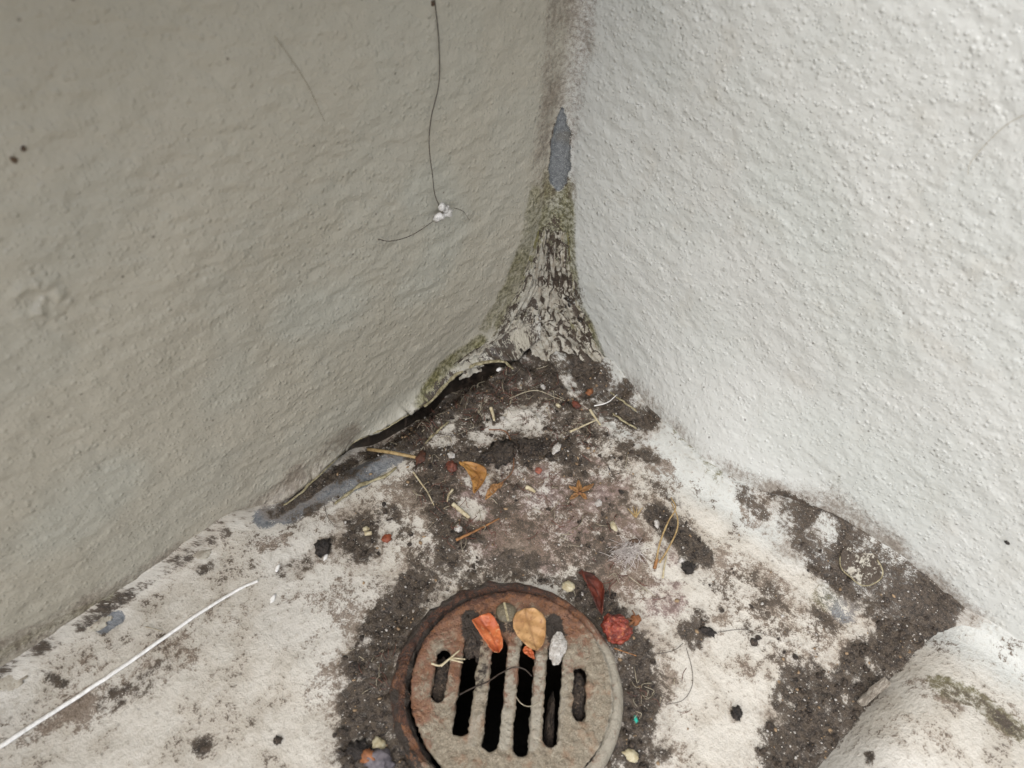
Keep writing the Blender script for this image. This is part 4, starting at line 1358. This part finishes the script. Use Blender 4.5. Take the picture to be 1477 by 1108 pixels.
M_FLAKE = simple('loose_paint', (172, 166, 152), (146, 138, 124), 300, .6, .0005, .35, (116, 104, 90))
flake('paint_flake', 'lifted beige paint flake above the small blue-grey chip at the left', (143, 899), (.0055, .003), M_FLAKE, 3, tilt=(.1, -.5))
flake('paint_flake', 'curled paint flake at the far left foot of the wall', (12, 985), (.008, .004), M_FLAKE, 9, tilt=(.1, -.5))
flake('paint_flake', 'small curled flake above the thread on the wall foot at the left', (292, 800), (.0055, .0028), M_FLAKE, 14, tilt=(.2, -.4))

# ------------------------------------------------------------------ things on the walls
hairw = stick('hair', 'long dark hair hanging down the left wall to a white crumb', 'hair',
              [(620, -60), (627, 0), (633, 60), (633, 120), (622, 170), (619, 210), (624, 255), (627, 280), (634, 298)], .00022, M_HAIR, .0016, .9, 5, 'left', 10)
stick('hair', 'short curved dark hair below the white crumb on the left wall', 'hair', [(545, 345), (562, 348), (585, 343), (605, 333), (625, 319)], .0002, M_HAIR, .0016, .8, 5, 'left')
stick('hair', 'faint thin straight hair on the upper left wall', 'hair', [(396, 52), (420, 85), (445, 125), (468, 175)], .00009, simple('thin_hair', (96, 88, 66), (110, 100, 76)), .0012, .7, 5, 'left')
stick('hair', 'faint hair curving from the white crumb towards the corner', 'hair', [(655, 300), (668, 305), (677, 318)], .00014, M_HAIR, .0014, .7, 5, 'left')
stick('hair', 'faint pale hair on the right wall at the right edge', 'hair', [(1490, 160), (1455, 178), (1425, 205), (1400, 235), (1396, 252)], .00013, simple('thin_hair_pale', (172, 166, 150), (160, 152, 136)), .0014, .8, 5, 'right')
q = wl((640, 306), .003)
crn = empty('crystal_crumb', q)
tag(crn, 'crumpled shiny white crumb stuck to the left wall at the hair end', 'crumb')
M_CRYS = simple('shiny_white_crumb', (226, 224, 220), (188, 184, 178), 700, .25, .0008, .6)
for k in range(9):
    lump_mesh('crystal', q + np.array([random.uniform(-.0042, .0042), random.uniform(-.001, .001), random.uniform(-.0036, .0036)]),
              np.array([random.uniform(.0011, .0026) for _ in range(3)]), M_CRYS, crn, 300 + k, .5, random.uniform(0, 3), 1.8, ICO1 if k % 2 else ICO2)
M_SPECK = simple('brown_speck', (92, 74, 56), (70, 56, 44), 600)
for p, lab in (((34, 215), 'upper brown speck of the pair on the left wall'), ((20, 230), 'lower dark speck of the pair on the left wall'), ((624, 5), 'dark speck at the top of the long hair')):
    tag(lump_mesh('wall_speck', wl(p, .0008), (.0009, .0007, .0010), M_SPECK, None, p[0], .3, 0, 1.7, ICO2), lab, 'speck')
for p, lab in (((1453, 783), 'black speck on the right wall above the kerb'), ((1179, 686), 'small dark speck low on the right wall')):
    tag(lump_mesh('wall_speck', wr(p, .0008), (.0008, .0012, .0008), M_BLACK, None, p[0], .3, 0, 1.7, ICO2), lab, 'speck')
# hairs on the floor
stick('hair', 'fine hair looping over the pale floor right of the drain', 'hair', [(915, 938), (945, 943), (972, 938), (985, 928)], .00016, M_HAIR, .0008, .8, 4)
stick('hair', 'large fine hair arc on the pale floor below the dark flake', 'hair', [(990, 935), (998, 965), (998, 990), (985, 1010), (962, 1016)], .00014, M_HAIR, .0008, .8, 4)
stick('hair', 'fine hair from the stain towards the right, on pale floor', 'hair', [(1035, 912), (1070, 908), (1100, 914), (1125, 922)], .00014, M_HAIR, .0008, .8, 4)
stick('hair', 'pale fibre on the reddish floor above the berry', 'hair', [(905, 830), (925, 845), (945, 860)], .0002, M_HAIRL, .001, .8, 4)
stick('hair', 'dark thread beside the blue-grey sealant end', 'hair', [(468, 728), (472, 745), (483, 760)], .00016, M_HAIR, .001, .8, 4)
stick('rootlet', 'dark rootlet curling out from under the berry', 'rootlet', [(886, 935), (900, 940), (918, 946)], .0004, M_TWIG, .001, .6, 5)
stick('rootlet', 'thin rootlet arching down from the soil clod towards the tan leaves', 'rootlet', [(705, 620), (728, 622), (738, 640), (741, 665), (738, 682), (722, 698)], .0004, M_STALK, .0016, .6, 5)
stick('rootlet', 'grey wiry rootlet arc above the clean round floor patch', 'rootlet', [(735, 575), (760, 565), (778, 564), (800, 573), (815, 578)], .0004, M_HAIRL, .002, .6, 5)
stick('cobweb', 'white cobweb wisp at the right foot of the corner', 'cobweb', [(858, 586), (870, 583), (882, 577), (890, 570)], .0004, M_THREAD, .002, .4, 5, wob=.001)
stick('hair', 'short white-tipped hair lying beside the thread on the left', 'hair', [(210, 904), (222, 907), (235, 911)], .0003, M_HAIRL, .001, .6, 4)

# ------------------------------------------------------------------ uncountable litter
def scatter(npts, fn, weight, region):
    out = []
    (x0, y0), (x1, y1) = region
    while len(out) < npts:
        p = (random.uniform(x0, x1), random.uniform(y0, y1))
        q = fl(p)
        if q[0] < .004 + xfoot(q[1]) or q[1] < .004 or np.hypot(q[0] - DC[0], q[1] - DC[1]) < .053: continue
        i = int(np.clip(np.searchsorted(gx, q[0]), 0, len(gx) - 1)); j = int(np.clip(np.searchsorted(gy, q[1]), 0, len(gy) - 1))
        if random.random() < weight(DARK[i, j], p):
            out.append((q[0], q[1], float(Zf[i, j])))
    return out


JUNK = lambda p: math.exp(-(((p[0] - 760) / 130) ** 2 + ((p[1] - 650) / 110) ** 2))
oct_V, oct_Q = ICO1


def crumbs(name, pts, smin, smax, mat, label, cat, flat=.7):
    Vs, Qs = [], []
    nb = len(oct_V)
    Q0 = np.array(oct_Q)
    for k, q in enumerate(pts):
        s = smin + (smax - smin) * random.random() ** 3
        v = oct_V * (1 + .35 * rng.standard_normal((nb, 1))) * np.array([s, s * random.uniform(.5, 1), s * flat])
        a = random.uniform(0, 3.14)
        ca, sa_ = math.cos(a), math.sin(a)
        v = np.stack([v[:, 0] * ca - v[:, 1] * sa_, v[:, 0] * sa_ + v[:, 1] * ca, v[:, 2] + s * flat * .4], -1) + np.array(q)
        Vs.append(v); Qs.append(Q0 + k * nb)
    o = mesh_np(name, np.concatenate(Vs), np.concatenate(Qs), mat, None, None, False)
    tag(o, label, cat, kind='stuff')
    return o


crumbs('soil_crumbs', scatter(1500, None, lambda d, p: .05 * 0 + d ** 2 * (.25 + .9 * JUNK(p)), ((480, 540), (1350, 1108))), .0003, .0018, M_SOIL, 'dark soil crumbs scattered over the floor grime', 'soil')
crumbs('white_grit', scatter(520, None, lambda d, p: d * (.25 + .9 * JUNK(p)) + .01, ((480, 540), (1350, 1108))), .00022, .0009, M_WHITE, 'white grit specks scattered over the grime', 'grit')
crumbs('tan_grit', scatter(420, None, lambda d, p: d * (.2 + .9 * JUNK(p)) + .02, ((480, 540), (1350, 1108))), .0003, .0012, simple('tan_grit', (150, 128, 100), (120, 100, 78)), 'tan grit and plant scraps scattered over the grime', 'grit', .5)
g = Geo(); g2 = Geo()
for k in range(420):
    c_ = random.choice([(700, 575), (690, 590), (730, 560), (770, 560), (820, 620), (760, 700), (680, 760), (840, 750), (900, 830), (640, 700), (560, 960), (930, 1000), (620, 620)])
    s = np.array([random.gauss(c_[0], 28), random.gauss(c_[1], 18)])
    a = random.uniform(0, 6.28)
    ln = random.uniform(6, 22)
    e = s + ln * np.array([math.cos(a), math.sin(a)])
    m_ = (s + e) / 2 + np.array([random.gauss(0, 4), random.gauss(0, 4)])
    if np.hypot(*(fl(tuple(m_))[:2] - DC)) < .054: continue
    if min(fl(tuple(s))[:2].min(), fl(tuple(e))[:2].min()) < .003: continue
    P = spline([onfloor(tuple(s), .0006), onfloor(tuple(m_), random.uniform(.0008, .003)), onfloor(tuple(e), .0006)], 4)
    (g if k % 3 else g2).add(*tube_geo(P, random.uniform(.00010, .00022), 3))
tag(g.build('root_fibres', simple('red_brown_fibre', (112, 74, 62), (80, 54, 46), 300)), 'fine reddish-brown root fibres matted in the debris', 'fibres', kind='stuff')
tag(g2.build('pale_fibres', M_HAIRL), 'fine pale plant fibres strewn over the debris', 'fibres', kind='stuff')
